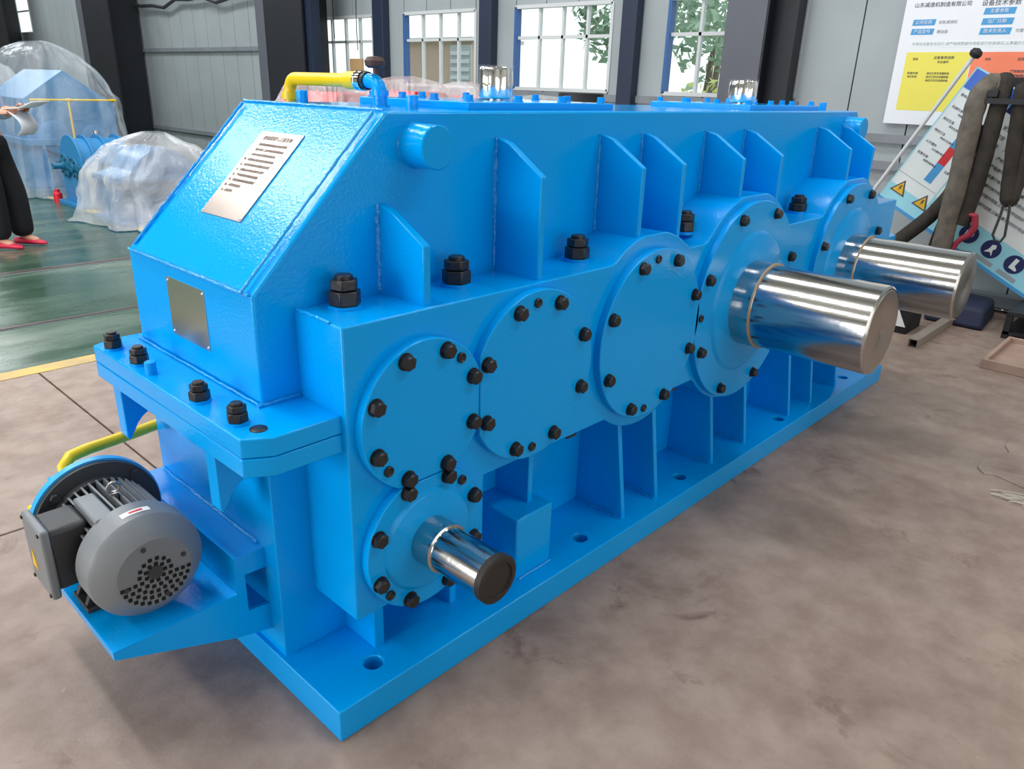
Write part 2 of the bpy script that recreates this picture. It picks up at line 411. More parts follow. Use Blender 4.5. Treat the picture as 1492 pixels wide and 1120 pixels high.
# columns
def column(n, y0, y1, x0, big=False):
    c = struct(empty('column_%d' % n, (x0, (y0+y1)/2, 0)))
    if big:
        G().box(x0, x0+.02, y0, y1, 0, 6.5).build('flange_plate', 'column', c)
        G().box(x0+.02, XW-.10, (y0+y1)/2-.012, (y0+y1)/2+.012, 0, 6.5).build('web_plate', 'column', c)
        G().box(XW-.10, XW-.06, y0, y1, 0, 6.5).build('flange_plate', 'column_face', c)
    else:
        G().box(x0, XW-.01, y0, y1, 0, 6.5).build('column_box', 'navy', c, bevel=.006)
column(1, 7.5, 7.72, XW-.12); column(2, 5.5, 5.70, XW-.12); column(3, 3.5, 3.68, XW-.12)
c_ = struct(empty('column_4', (5.7, 2.2, 0)))
G().box(5.66, 5.70, 2.02, 2.38, 0, 6.5).build('flange_plate', 'column_face', c_)
G().box(5.70, 6.0, 2.06, 2.34, 0, 6.5).build('web_plate', 'column', c_)
G().box(5.86, 6.0, 1.84, 2.06, 0, 6.5).build('flange_plate', 'column', c_)
c_ = struct(empty('column_5', (5.3, 9.0, 0)))
G().box(5.30, 5.33, 8.40, 9.36, 0, 6.5).build('flange_plate', 'column', c_)
G().box(5.33, 6.0, 8.86, 8.90, 0, 6.5).build('web_plate', 'column', c_)
G().box(5.305, 5.42, 9.365, 9.60, 0, 6.5).build('side_plate', 'column_face', c_)
G().box(5.36, 5.50, 8.28, 8.46, 0, 6.5).build('downpipe_box', 'navy', c_)
c_ = struct(empty('column_6', (5.3, 15.7, 0)))
G().box(5.30, 5.33, 14.9, 16.2, 0, 6.5).build('flange_plate', 'column', c_)
G().box(5.33, 6.0, 15.3, 15.36, 0, 6.5).build('web_plate', 'column', c_)
G().box(5.305, 5.42, 16.21, 16.5, 0, 6.5).build('side_plate', 'column_face', c_)
c_ = struct(empty('column_7', (5.3, 22.0, 0)))
G().box(5.30, 5.33, 21.35, 22.8, 0, 6.5).build('flange_plate', 'column', c_)
G().box(5.33, 6.0, 22.72, 22.78, 0, 6.5).build('web_plate', 'column', c_)
# roof and the other walls (out of frame)
struct(G().box(-9, XW, -6, 30, 6.5, 6.6).build('ceiling', 'roof'))
struct(G().box(-9, XW, -6.1, -6, 0, 6.5).build('wall_right', 'roof'))
struct(G().box(-9, XW, 30, 30.1, 0, 6.5).build('wall_left', 'roof'))
struct(G().box(-9.1, -9, -6, 30, 4.0, 6.5).build('wall_front', 'roof'))
struct(G().box(-9.1, -9, -6, -.6, 0, 4.0).build('wall_front_1', 'roof'))
struct(G().box(-9.1, -9, 6.6, 30, 0, 4.0).build('wall_front_2', 'roof'))
# outside -----------------------------------------------------------------
struct(G().box(XW+.3, 60, -20, 60, -.2, -.1).build('ground', 'grass'))

# ================================================================== GEARBOX
gb = empty('gear_reducer', (1.84, .59, 0), 'large bright blue industrial gear reducer with three protruding steel shafts on the concrete floor', 'gearbox')
L = 3.676
CZ = .763
# base plate with bolt holes
hs = [(.164, .085), (1.023, .08), (1.653, .082), (2.498, .07), (3.3, .08)]
G().prism([(0, 0), (L, 0), (L, 1.182), (0, 1.182)], 'z', 0, .092, [circle(x, y, .026, 20) for x, y in hs]).build('base_plate', 'blue', gb, bevel=.003)
# lower housing
G().box(.013, L-.013, .262, .92, .085, CZ).build('lower_housing', 'blue', gb, bevel=.003)
# pad block beside the small shaft, standing on the base
G().box(.69, .852, .068, .27, .085, .305).build('support_block', 'blue', gb, bevel=.006)
# upper housing
uh = [(.013, CZ), (.013, 1.071), (.39, 1.45), (3.286, 1.45), (3.663, 1.071), (3.663, CZ)]
G().prism(uh, 'y', .258, .924).build('upper_housing', 'blue', gb, bevel=.006)
# bearing block outline
def arc_half(x, cx, r):
    d = x-cx; return math.sqrt(r*r-d*d) if abs(d) < r else 0
BOSS = [(1.301, .335, 1.093), (1.953, .412, 1.165), (2.938, .412, 1.165)]
def btop(x):
    z = 1.023
    for cx, r, cap in BOSS: z = max(z, min(cap, CZ+arc_half(x, cx, r))) if abs(x-cx) < r else z
    return z
def bbot(x):
    z = .257 if x <= .55 else .508
    for cx, r, cap in BOSS:
        if abs(x-cx) < r: z = min(z, CZ-arc_half(x, cx, r*.965))
    return z
xs = sorted(set([.114, .5499, .5501, 3.56]+[.56+.02*i for i in range(150)]))
xs = [x for x in xs if x <= 3.56]
poly = [(x, bbot(x)) for x in xs]+[(x, btop(x)) for x in reversed(xs) if x > .60 or x < .2]
G().prism(poly, 'y', .074, .27).build('bearing_block', 'blue', gb, bevel=.004)
poly_b = poly
G().prism(poly, 'y', .912, .972).build('bearing_block', 'blue', gb, bevel=.004)
# end flange (two mating plates)
fp = [(-.112, .129), (-.055, .093), (.16, .093), (.16, .975), (-.058, .975), (-.112, .945)]
G().prism(fp, 'z', .7695, .814).build('upper_flange', 'blue', gb, bevel=.003)
G().prism(fp, 'z', .723, .7675).build('lower_flange', 'blue', gb, bevel=.003)
fp2 = [(L-x, y) for x, y in fp]
G().prism(fp2, 'z', .723, .814).build('end_flange', 'blue', gb, bevel=.003)
# lifting hooks under the end flange
def hook(y0, y1):
    p = [(-.1, .726), (-.1, .568), (-.092, .562), (-.078, .583), (-.066, .605), (-.05, .622), (-.03, .634), (.016, .64), (.016, .726)]
    G().prism(p, 'y', y0, y1).build('lifting_hook', 'blue', gb, bevel=.003)
hook(.829, .880); hook(.288, .335)
# ribs on the upper side
def rib_up(x, zb, zt=1.385, zo=1.295, t=.022, yo=.09):
    p = [(.262, zb), (.262, zt), (.212, zt-.012), (yo, zo), (yo, zb)]
    r_ = G().prism(p, 'x', x, x+t).build('upper_rib', 'blue', gb, bevel=.003)
    bead(gb, (x-.002, .258, zb+.01), (x-.002, .258, zt), .006)
rib_up(.357, 1.02, 1.243, 1.165)
for x in (.757, 1.215, 1.445, 1.845, 2.15, 2.84, 3.12):
    rib_up(x, btop(x)-.01)
# ribs on the lower side
def rib_low(x, zt, t=.022, yb=.05, yt=.112, z0=.088):
    p = [(.268, z0), (yb, z0), (yt, zt), (.268, zt)]
    G().prism(p, 'x', x, x+t).build('lower_rib', 'blue', gb, bevel=.003)
    bead(gb, (x-.003, .255, .094), (x-.003, yb+.005, .094), .005)
for x in (1.222, 1.432, 1.842, 2.124, 2.56, 2.81, 3.12): rib_low(x, .52)
rib_low(.79, .52, yb=.12, yt=.12, z0=.30)
G().box(.575, .60, .20, .27, .30, .52).build('lower_rib', 'blue', gb, bevel=.003)
G().box(.20, .232, .125, .27, .088, .262).build('support_rib', 'blue', gb, bevel=.003)
G().box(.47, .495, .125, .27, .088, .262).build('support_rib', 'blue', gb, bevel=.003)
# trunnions
for x in (.478, 3.18):
    t_ = G().lathe((x, .262, 1.372), (0, -1, 0), [(0, .058), (.01, .052), (.085, .052), (.088, .049)], 32).build('lifting_trunnion', 'blue', gb, bevel=0)
G().lathe((.478, .92, 1.372), (0, 1, 0), [(0, .058), (.01, .052), (.085, .052), (.088, .049)], 32).build('lifting_trunnion', 'blue', gb)

# fasteners --------------------------------------------------------------
def hex_bolt(parent, x, y, z, r=.0195, h=.019):
    g = G(); g.cyl((x, y, z), (0, -1, 0), r*1.12, .003, 16); g.cyl((x, y-.003, z), (0, -1, 0), r, h*.8, 6, rot=rnd.uniform(0, 1))
    g.cyl((x, y-.003-h*.8, z), (0, -1, 0), r*.9, h*.2, 12, r2=r*.7)
    return g.build('bolt', 'black', parent, smooth=25)
def plug_screw(parent, x, y, z, r=.0135):
    g = G(); g.lathe((x, y, z), (0, -1, 0), [(0, r), (.006, r), (.008, r*.85), (.004, r*.5), (.004, .0)], 14)
    return g.build('jack_screw', 'black', parent, smooth=25)
def cover(cx, cz, R, rb, jack, clips=(), y0=.078, y1=.048, inner=None, bolts=range(8), name='bearing_cover'):
    p = circle(cx, cz, R, 96)
    for c in clips: p = clip(p, *c)
    o = G().prism(p, 'y', y1, y0).build(name, 'blue', gb, bevel=.003, origin=(cx, y0, cz))
    if inner:
        G().lathe((cx, y1+.002, cz), (0, -1, 0), [(0, inner+.012), (.010, inner), (.012, inner-.004)], 72).build('raised_hub', 'blue', o)
    for k in bolts:
        a = math.radians(22.5+45*k); hex_bolt(o, cx+rb*math.cos(a), y1, cz+rb*math.sin(a))
    for j in jack:
        a = math.radians(j); plug_screw(o, cx+rb*math.cos(a), y1, cz+rb*math.sin(a))
    return o
cover(.327, .767, .192, .164, (48, 222), [(1, 0, .5035), (0, -1, -.5965)])
cover(.726, .765, .246, .213, (93, 267), [(-1, 0, -.5065)], y0=.078)
cover(1.301, CZ, .286, .256, (94, 266))
cover(1.953, .762, .385, .352, (180,), [(-1, 0, -1.569)], inner=.265)
cover(2.938, .762, .385, .352, (180,), inner=.265)
cover(.327, .420, .192, .171, (48, 221), [(0, 1, .5935)], inner=.135)

# studs and nuts
def stud(x, y, z, k=1.0, washer=True):
    e = empty('stud_nut', (x, y, z)); e.parent = gb; e.location = Vector((x, y, z))-parent_loc(gb)
    if washer: G().cyl((x, y, z), (0, 0, 1), .040*k, .010*k, 28).build('washer', 'blue', e)
    g = G(); g.cyl((x, y, z+.010*k), (0, 0, 1), .039*k, .034*k, 6, rot=rnd.uniform(0, 1)); g.build('nut', 'black', e, bevel=.003*k, smooth=25)
    g = G(); g.cyl((x, y, z+.046*k), (0, 0, 1), .034*k, .024*k, 6, rot=rnd.uniform(0, 1)); g.build('lock_nut', 'black', e, bevel=.003*k, smooth=25)
    g = G(); g.cyl((x, y, z+.068*k), (0, 0, 1), .021*k, .012*k, 18); g.build('stud_end', 'black', e, bevel=.002*k)
for x, y in ((.215, .205), (.556, .195), (1.05, .19), (1.65, .185), (2.30, .19), (2.62, .195), (3.40, .19)):
    stud(x, y, btop(x)-.002)
for x, y in ((-.081, .879), (-.077, .715), (-.076, .379), (-.072, .209)): stud(x, y, .814, .62)
for x in (1.06, 1.66):
    g = G(); g.cyl((x-.06, .16, .508), (0, 0, -1), .046, .012, 24); g.cyl((x-.06, .16, .498), (0, 0, -1), .042, .035, 6); g.build('under_nut', 'black', gb, smooth=25)
G().lathe((-.056, .151, .812), (0, 0, 1), [(0, .019), (.004, .019), (.006, .016)], 20).build('flange_plug', 'black', gb)
G().cyl((-.084, .628, .812), (0, 0, 1), .014, .034, 16).build('dowel_pin', 'blue', gb, bevel=.002)

# shafts -------------------------------------------------------------------
def out_shaft(cx, r, ytip, name):
    o = G().lathe((cx, .06, .762), (0, -1, 0), [(0, r+.006), (.04, r+.006), (.098, r+.006), (.103, r), (.06-ytip-.006, r), (.06-ytip, r-.008), (.06-ytip, 0)], 96).build(name, 'steel', gb, smooth=30, origin=(cx, .06, .762))
    G().lathe((cx, -.036, .762), (0, -1, 0), [(0, r-.01), (0, r+.0070), (.006, r+.0070), (.006, r-.01)], 64, True).build('retaining_band', 'tape', o)
    G().lathe((cx, ytip+.001, .762), (0, -1, 0), [(0, r-.012), (.0025, r-.014), (.0025, .014), (-.001, .006), (-.001, 0)], 64).build('end_face', 'steel_end', o)
    return o
out_shaft(1.953, .158, -.455, 'output_shaft')
out_shaft(2.938, .150, -.465, 'output_shaft')
s0 = G().lathe((.327, .06, .42), (0, -1, 0), [(0, .066), (.085, .066), (.088, .060), (.245, .060), (.25, .056), (.25, 0)], 64).build('input_shaft', 'steel', gb, origin=(.327, .06, .42))
G().lathe((.327, -.185, .42), (0, -1, 0), [(0, .061), (.002, .063), (.019, .063), (.022, .058), (.022, .047), (.017, .045), (.0165, 0)], 48).build('rubber_ring_dark_hollow', 'rubber', s0)  # rubber ring; its black inner disc paints in the shade of the hollow

# nameplates
n_ = Vector((-.379, 0, .377)).normalized(); t_ = Vector((.377, 0, .379)).normalized()
c0 = Vector((.224, .600, 1.284)); hl, hw = .137, .102
def slant(u, v, h): return c0+t_*u+Vector((0, -1, 0))*v+n_*h
g = G(); vs = [slant(u, v, h) for h in (0, .0025) for u, v in ((-hl, -hw), (hl, -hw), (hl, hw), (-hl, hw))]
g.add(vs, [(0, 1, 2, 3), (7, 6, 5, 4), (0, 1, 5, 4), (1, 2, 6, 5), (2, 3, 7, 6), (3, 0, 4, 7)])
np_ = g.build('nameplate', 'plate', gb)
for u, v in ((-hl+.008, -hw+.008), (hl-.008, -hw+.008), (hl-.008, hw-.008), (-hl+.008, hw-.008)):
    G().lathe(slant(u, v, .002), n_, [(0, .004), (.002, .0035), (.003, .001)], 10).build('rivet', 'chrome', np_)
ang = math.atan2(.379, .377)
trot = Matrix(((0, t_.x, n_.x), (-1, t_.y, n_.y), (0, t_.z, n_.z))).to_euler()
rows = ['一、使用前请检查润滑油油位及管路', '二、首次运转三百小时后更换润滑油', '三、运转中油温不得超过规定值', '四、定期检查轴承温升及振动情况', '五、各紧固螺栓应定期检查并拧紧', '六、停机后方可进行检修与维护', '七、冬季应使用电加热器预热', '八、长期停用应做好防锈处理', '九、不得超载使用', '十、注意安全']
lettering('plate_lettering', [('使用说明与注意事项', slant(hl-.022, 0, .003), .0155, 'CENTER')]+[(rw, slant(hl-.044-i*.017, -hw+.014, .003), .0098, 'LEFT') for i, rw in enumerate(rows)], 'plate_text', np_, trot)
M['plate2'] = mat('polished_nameplate', (.72, .69, .63), .28, 1.0)
g = G().box(.0105, .014, .489, .694, .886, 1.038); np2 = g.build('nameplate', 'plate2', gb)
for y, z in ((.497, .894), (.686, .894), (.497, 1.03), (.686, 1.03)):
    G().lathe((.0108, y, z), (-1, 0, 0), [(0, .004), (.002, .0035), (.003, .001)], 10).build('rivet', 'chrome', np2)

# top covers
def lid(x0, x1, y0, y1, z, nx, ny, nm):
    o = G().box(x0, x1, y0, y1, z, z+.022).build('inspection_cover', 'blue', gb, bevel=.003, origin=((x0+x1)/2, (y0+y1)/2, z))
    pts = [(x0+.03+(x1-x0-.06)*i/(nx-1), y) for i in range(nx) for y in (y0+.03, y1-.03)]+[(x, y0+.03+(y1-y0-.06)*j/(ny-1)) for j in range(1, ny-1) for x in (x0+.03, x1-.03)]
    for x, y in pts:
        g = G(); g.cyl((x, y, z+.022), (0, 0, 1), .015, .004, 16); g.cyl((x, y, z+.026), (0, 0, 1), .0125, .014, 6); g.build('cover_bolt', 'blue', o, smooth=25)
    return o
lid(.735, 1.39, .345, .84, 1.448, 4, 4, 0)
lid(2.34, 3.03, .345, .84, 1.448, 4, 4, 1)
for x, y in ((.585, .40), (3.2, .40), (.545, .86)):
    G().cyl((x, y, 1.448), (0, 0, 1), .017, .036, 14).build('vent_stub', 'blue', gb, bevel=.002)
# breathers
def breather(x, y, z, r, h):
    e = empty('breather_cap', (0, 0, 0)); e.parent = gb; e.location = Vector((x, y, z))-parent_loc(gb)
    G().lathe((x, y, z), (0, 0, 1), [(0, r*.5), (.004, r*.5), (.004, r*.85), (.008, r*.88)], 32).build('breather_neck', 'steel', e)
    g = G(); n = 60; prof = [(.006, .97), (.010, 1.0), (h*.55, 1.0), (h*.9, .99), (h, .9), (h, 0)]
    vs, fs = [], []
    for t, k in prof:
        for i in range(n):
            a = 2*PI*i/n; fl_ = 1-.10*max(0, math.sin(a*8))**2*(1 if t > h*.5 else 0)
            vs.append((x+r*k*fl_*math.cos(a), y+r*k*fl_*math.sin(a), z+t))
    for q in range(len(prof)-1):
        for i in range(n):
            j = (i+1) % n; fs.append((q*n+i, q*n+j, (q+1)*n+j, (q+1)*n+i))
    g.add(vs, fs); g.build('chrome_cap', 'chrome', e, smooth=50)
    # crinkled clear wrap around the cap
    g = G(); vs, fs = [], []; n = 40; K = 6
    for q in range(K):
        for i in range(n):
            a = 2*PI*i/n; rr = r*(1.05+.04*noise.noise((math.cos(a)*3, math.sin(a)*3, q*.7)))
            zz = z+.012+(h*.95)*q/(K-1)+(.012*noise.noise((a*2, 5, 0)) if q == K-1 else 0)
            vs.append((x+rr*math.cos(a), y+rr*math.sin(a), zz))
    for q in range(K-1):
        for i in range(n):
            j = (i+1) % n; fs.append((q*n+i, q*n+j, (q+1)*n+j, (q+1)*n+i))
    g.add(vs, fs); g.build('clear_wrap', 'film_clear', e)
breather(1.085, .59, 1.470, .055, .098)
breather(2.72, .59, 1.470, .064, .098)

# oil return piping on top
g = G(); XP = .60
def bend(c, r, a0, a1, plane, n=8):
    out = []
    for i in range(n+1):
        a = a0+(a1-a0)*i/n; out.append((XP, c[0]+r*math.cos(a), c[1]+r*math.sin(a)))
    return out
ZP = 1.515
pb = [(XP, .555, 1.445), (XP, .555, 1.475)]+bend((.555+.035, ZP-.035), .035, PI, PI/2, 0)+[(XP, .615, ZP)]
G().tube(pb, [.020]*len(pb), 16).build('blue_elbow_pipe', 'blue', gb)
G().cyl((XP, .555, 1.448), (0, 0, 1), .027, .006, 20).build('pipe_collar', 'blue', gb)
G().cyl((XP, .555, 1.478), (0, 0, 1), .024, .014, 20).build('pipe_collar', 'blue', gb)
G().cyl((XP, .606, ZP), (0, 1, 0), .024, .014, 20).build('pipe_collar', 'black', gb)
sg = G().lathe((XP, .622, ZP), (0, 1, 0), [(0, .020), (0, .027), (.012, .027), (.014, .022), (.022, .022), (.024, .027), (.030, .027)], 20).build('sight_glass', 'chrome', gb)
pyl = [(XP, .652, ZP), (XP, .66, ZP), (XP, .98, ZP)]+bend((.98, ZP-.035), .035, PI/2, 0, 0)+[(XP, 1.015, 1.43), (XP, 1.015, .48)]
G().tube(pyl, [.022]+[.0185]*(len(pyl)-1), 16).build('yellow_oil_pipe', 'yellow', gb)
G().cyl((XP, .655, ZP), (0, 1, 0), .024, .05, 20).build('pipe_collar', 'yellow', gb)
G().cyl((XP, 1.015, 1.455), (0, 0, 1), .026, .022, 20).build('pipe_collar', 'yellow', gb)
g = G(); g.cyl((XP, .57, 1.535), (0, 0, 1), .008, .015, 10); g.lathe((XP, .575, 1.548), (0, 0, 1), [(0, .018), (.006, .026), (.018, .028), (.028, .020), (.030, 0)], 18)
g.build('gauge_head', mat('brown_cap', srgb(72, 46, 40), .6), gb)

# weld beads at visible joints
for p, q in (((.0, .285, 1.075), (.372, .285, 1.447)), ((.02, .90, 1.085), (.375, .90, 1.447)), ((.009, .268, 1.073), (.009, .912, 1.073)),
             ((.006, .262, .818), (.006, .92, .818)), ((.392, .27, 1.452), (.392, .92, 1.452)),
             ((.45, .262, .51), (.45, .262, .30))):
    bead(gb, p, q, .0038)
bead(gb, (-.002, .255, .817), (.11, .255, .817), .006); bead(gb, (.116, .12, 1.025), (.116, .25, 1.025), .005)
bead(gb, (.70, .064, .094), (.85, .064, .094), .005)

# motor bracket welded to the lower wall
YB0, YB1 = .322, .92
br = G()
br.prism([(-.37, .299), (-.37, .277), (-.082, .173), (.016, .150), (.016, .232), (-.046, .238), (-.046, .348), (.016, .345), (.016, .404), (-.069, .404), (-.072, .301)], 'y', YB0, YB0+.012)
br.box(-.37, -.04, YB0+.012, YB1-.012, .277, .299); br.box(-.069, .016, YB0+.012, YB1-.012, .380, .404); br.box(-.069, -.046, YB0+.012, YB1-.012, .301, .379)
br.prism([(-.37, .299), (-.37, .277), (-.082, .173), (.016, .150), (.016, .404), (-.069, .404), (-.072, .301)], 'y', YB1-.012, YB1)
br.box(-.069, .016, YB0+.012, YB1-.012, .20, .229)  # underside plate added to shut light out of the bracket opening
br.build('motor_bracket', 'blue', gb)
bead(gb, (.010, .35, .406), (.010, .90, .406), .006)

# ================================================================== ELECTRIC MOTOR
MX, MZ = -.245, .443
mo = empty('electric_motor', (MX, .52, .299), 'grey finned electric motor with a round fan cover on the blue bracket', 'motor')

G().lathe((MX, .350, MZ), (0, 1, 0), [(-.004, 0), (-.004, .084), (.0, .092), (.030, .125), (.038, .130), (.050, .132), (.110, .132), (.110, .122), (.05, .115)], 64).build('fan_cover', 'grey', mo, smooth=18)
fc = [c for c in bpy.data.objects if c.parent == mo][0]
g = G()
for ring, n in ((.022, 9), (.036, 14), (.05, 20), (.064, 24), (.078, 30)):
    for i in range(n):
        a = 2*PI*i/n
        if ring > .04 and not (PI*1.05 < a < PI*2.02): continue
        cx, cz = MX+ring*math.cos(a), MZ+ring*math.sin(a); q = .0042
        g.box(cx-q, cx+q, .3435, .3465, cz-q, cz+q)
g.build('vent_holes', 'hole', fc)
tag([c for c in bpy.data.objects if c.parent == fc][0], kind='stuff')
for k in range(4):
    a = math.radians(15+90*k); G().cyl((MX+.07*math.cos(a), .346, MZ+.07*math.sin(a)), (0, -1, 0), .006, .003, 10).build('cover_screw', 'grey_dark', fc)
G().cyl((MX, .346, MZ), (0, -1, 0), .017, .003, 24).build('cover_boss', 'grey_dark', fc)
# label on the fan cover
def on_cyl(a0, a1, y0, y1, r, n=6):
    g = G(); vs = []
    for i in range(n+1):
        a = math.radians(a0+(a1-a0)*i/n)
        for y in (y0, y1): vs.append((MX+r*math.cos(a), y, MZ+r*math.sin(a)))
    g.add(vs, [(2*i, 2*i+1, 2*i+3, 2*i+2) for i in range(n)]); return g
on_cyl(76, 104, .404, .424, .1328).build('label_sticker', 'white', fc)
on_cyl(83, 96, .410, .418, .1333).build('label_print', 'red', fc)
# stator body with fins
G().lathe((MX, .45, MZ), (0, 1, 0), [(0, .092), (.21, .092)], 48).build('stator_body', 'grey_dark', mo)
for i in range(15):
    a = math.radians(28+9*i)
    if 165 > math.degrees(a) > 150: continue
    U = Vector((math.cos(a), 0, math.sin(a))); W = Vector((-math.sin(a), 0, math.cos(a))); c = Vector((MX, 0, MZ))
    g = G(); vs = []
    for y in (.452, .655):
        for r_, t in ((.088, .004), (.118, .0022)):
            for s_ in (-1, 1): vs.append(c+U*r_+W*t*s_+Vector((0, y, 0)))
    g.add(vs, [(0, 1, 3, 2), (4, 6, 7, 5), (0, 4, 5, 1), (2, 3, 7, 6), (0, 2, 6, 4), (1, 5, 7, 3)]); g.build('cooling_fin', 'grey', mo)
G().box(MX-.075, MX-.028, .455, .60, MZ+.085, MZ+.118).build('nameplate_pad', 'grey', mo, bevel=.006)
# eye bolt
g = G(); g.tube([(MX+.004+.014*math.cos(2*PI*i/16), .55, MZ+.137+.014*math.sin(2*PI*i/16)) for i in range(17)], .0035, 8); g.cyl((MX+.004, .55, MZ+.095), (0, 0, 1), .009, .03, 12); g.build('eye_bolt', 'steel_end', mo)
# flange end bell
G().lathe((MX, .652, MZ), (0, 1, 0), [(0, .115), (.02, .118), (.022, .152), (.036, .152)], 64).build('end_flange', 'grey_dark', mo)
fe = [c for c in bpy.data.objects if c.name.startswith('end_flange') and c.parent == mo][0]
for k in range(4):
    a = math.radians(45+90*k); G().cyl((MX+.135*math.cos(a),   .674, MZ+.135*math.sin(a)), (0, -1, 0), .011, .012, 6).build('flange_bolt', 'grey_dark', fe)
# terminal box on the -X side
tb = G().box(-.410, -.32, .505, .615, .385, .545).build('terminal_box', 'grey_dark', mo, bevel=.012)
G().box(-.425, -.405, .492, .628, .375, .557).build('box_lid', 'grey', tb, bevel=.006)
G().prism([(.565, .425), (.605, .425), (.585, .475)], 'x', -.4265, -.4245).build('warning_triangle', 'amber', tb)
for y, z in ((.503, .386), (.617, .386), (.503, .546), (.617, .546)):
    G().cyl((-.424, y, z), (-1, 0, 0), .005, .004, 10).build('lid_screw', 'black', tb)
# feet
for sx in (-1, 1):
    g = G(); x0 = MX+sx*.115
    g.box(min(x0, x0-sx*.045), max(x0, x0-sx*.045), .50, .60, .299, .312)
    g.prism([(MX+sx*.115, .305), (MX+sx*.07, .305), (MX+sx*.055, .385), (MX+sx*.085, .37)], 'y', .515, .53)
    g.prism([(MX+sx*.115, .305), (MX+sx*.07, .305), (MX+sx*.055, .385), (MX+sx*.085, .37)], 'y', .575, .59)
    g.build('foot', 'grey_dark', mo, bevel=.002)

# ================================================================== OIL PUMP behind the motor
pu = empty('oil_pump', (MX, .72, .299), 'sky blue oil pump with yellow ports bolted behind the grey electric motor', 'pump')
M['sky'] = mat('sky_blue_paint', (0.03, .36, .78), .35)
G().lathe((MX, .688, MZ), (0, 1, 0), [(0, .158), (.022, .158), (.03, .13), (.07, .10), (.09, .075), (.14, .075), (.145, .06)], 56).build('adapter_bell', 'sky', pu)
G().box(MX-.06, MX+.06, .80, .88, MZ-.06, MZ+.06).build('pump_body', 'sky', pu, bevel=.01)
G().box(MX-.05, MX+.05, .70, .88, .2995, MZ-.05).build('pump_foot', 'sky', pu, bevel=.004)
G().lathe((MX-.06, .75, MZ+.02), (-1, 0, 0), [(0, .028), (.05, .028), (.05, .034), (.075, .034), (.078, .022), (.078, 0)], 24).build('suction_port', 'yellow', pu)
pp = [(MX-.02, .84, MZ+.03), (MX-.015, .87, .52), (MX+.01, .888, .536), (MX+.06, .905, .536), (-.05, .945, .526), (.1, 1.0, .515), (.3, 1.05, .505), (.565, 1.05, .50)]
G().tube(pp, .0165, 14).build('yellow_delivery_pipe', 'yellow', pu)

# ================================================================== PLASTIC-COVERED MACHINES
def drape(name, m_, levels, seed, folds=.06, n=96, parent=None, skirt=.10):
    """loose plastic sheet: levels are (z, cx, cy, rx, ry, squareness) from the floor to the top"""
    vs, fs = [], []; K = 26
    def lerp(a, b, t): return tuple(x+(y-x)*t for x, y in zip(a, b))
    m_l = len(levels)-1
    for q in range(K+1):
        u = q/K*m_l; i = min(int(u), m_l-1); z, cx, cy, rx, ry, e = lerp(levels[i], levels[i+1], u-i)
        for k in range(n):
            a = 2*PI*k/n; c, s_ = math.cos(a), math.sin(a)
            X = math.copysign(abs(c)**e, c)*rx; Y = math.copysign(abs(s_)**e, s_)*ry
            t = q/K
            f1 = noise.noise((c*2.2+seed, s_*2.2, z*.5))*folds*(1.2-.7*t)
            f2 = (1-2*abs(noise.noise((c*6+seed, s_*6, z*1.1+3))))*folds*.55
            f3 = (1-2*abs(noise.noise((c*5+seed, s_*5, z*5))))*folds*.30
            k_ = 1+f1/max(rx, .2)+f2/max(rx, .2)+f3/max(rx, .2)
            zz = z+(noise.noise((X*2.5+seed, Y*2.5, 1.7))*folds*.6 if t > .5 else 0)
            if q == 0: zz = .008+.02*abs(noise.noise((c*6, s_*6, seed))); k_ *= 1+skirt*abs(noise.noise((c*4+seed, s_*4, 9)))
            vs.append((cx+X*k_, cy+Y*k_, max(.006, zz)))
    for q in range(K):
        for k in range(n):
            j = (k+1) % n; fs.append((q*n+k, q*n+j, (q+1)*n+j, (q+1)*n+k))
    fs.append(tuple(range(K*n, (K+1)*n)))
    g = G().add(vs, fs); return g.build(name, m_, parent, smooth=60)

# big machine on the left
bmx = empty('covered_machine', (2.85, 10.8, 0), 'tall blue gabled gear machine with a yellow T-shaped pipe, under the large clear plastic sheet', 'gearbox')
G().box(2.24, 3.5, 9.95, 11.8, 0, .09).build('base_plate', 'teal_dark', bmx, bevel=.005)
G().prism([(2.28, .09), (3.40, .09), (3.42, 1.12), (2.84, 1.53), (2.33, 1.18)], 'y', 10.15, 11.7).build('housing', 'teal', bmx, bevel=.008)
G().box(2.25, 3.48, 10.08, 11.75, .62, .70).build('split_flange', 'teal', bmx, bevel=.004)
for x in (2.45, 2.95, 3.2): G().prism([(10.15, .09), (10.02, .09), (10.08, .62), (10.15, .62)], 'x', x, x+.025).build('rib', 'teal', bmx)
G().lathe((2.62, 10.16, .72), (0, -1, 0), [(0, .20), (.05, .20), (.055, .19), (.055, .09), (.07, .09), (.07, 0)], 32).build('bearing_cover', 'teal', bmx)
G().lathe((3.1, 10.16, .70), (0, -1, 0), [(0, .16), (.05, .16), (.055, .15), (.055, 0)], 32).build('bearing_cover', 'teal', bmx)
g = G(); g.tube([(2.36, 9.98, 1.175), (3.38, 9.98, 1.175)], .014, 10); g.tube([(2.80, 9.98, 1.175), (2.80, 9.98, .35), (2.80, 10.16, .32)], .014, 10)
g.lathe((2.77, 9.98, 1.175), (1, 0, 0), [(0, .021), (.06, .021)], 12); g.build('yellow_pipe', 'yellow', bmx)
sh = drape('plastic_sheet', 'film', [(0, 2.80, 10.75, .78, 1.05, .55), (.3, 2.82, 10.8, .72, .95, .5), (.8, 2.83, 10.8, .68, .90, .5), (1.2, 2.84, 10.8, .62, .86, .5), (1.55, 2.80, 10.8, .52, .75, .65), (1.74, 2.78, 10.8, .34, .55, .8), (1.86, 2.76, 10.8, .10, .2, 1)], 3.1, .09)
tag(sh, 'large clear plastic sheet tented over the gabled blue machine at the far left', 'plastic sheet')
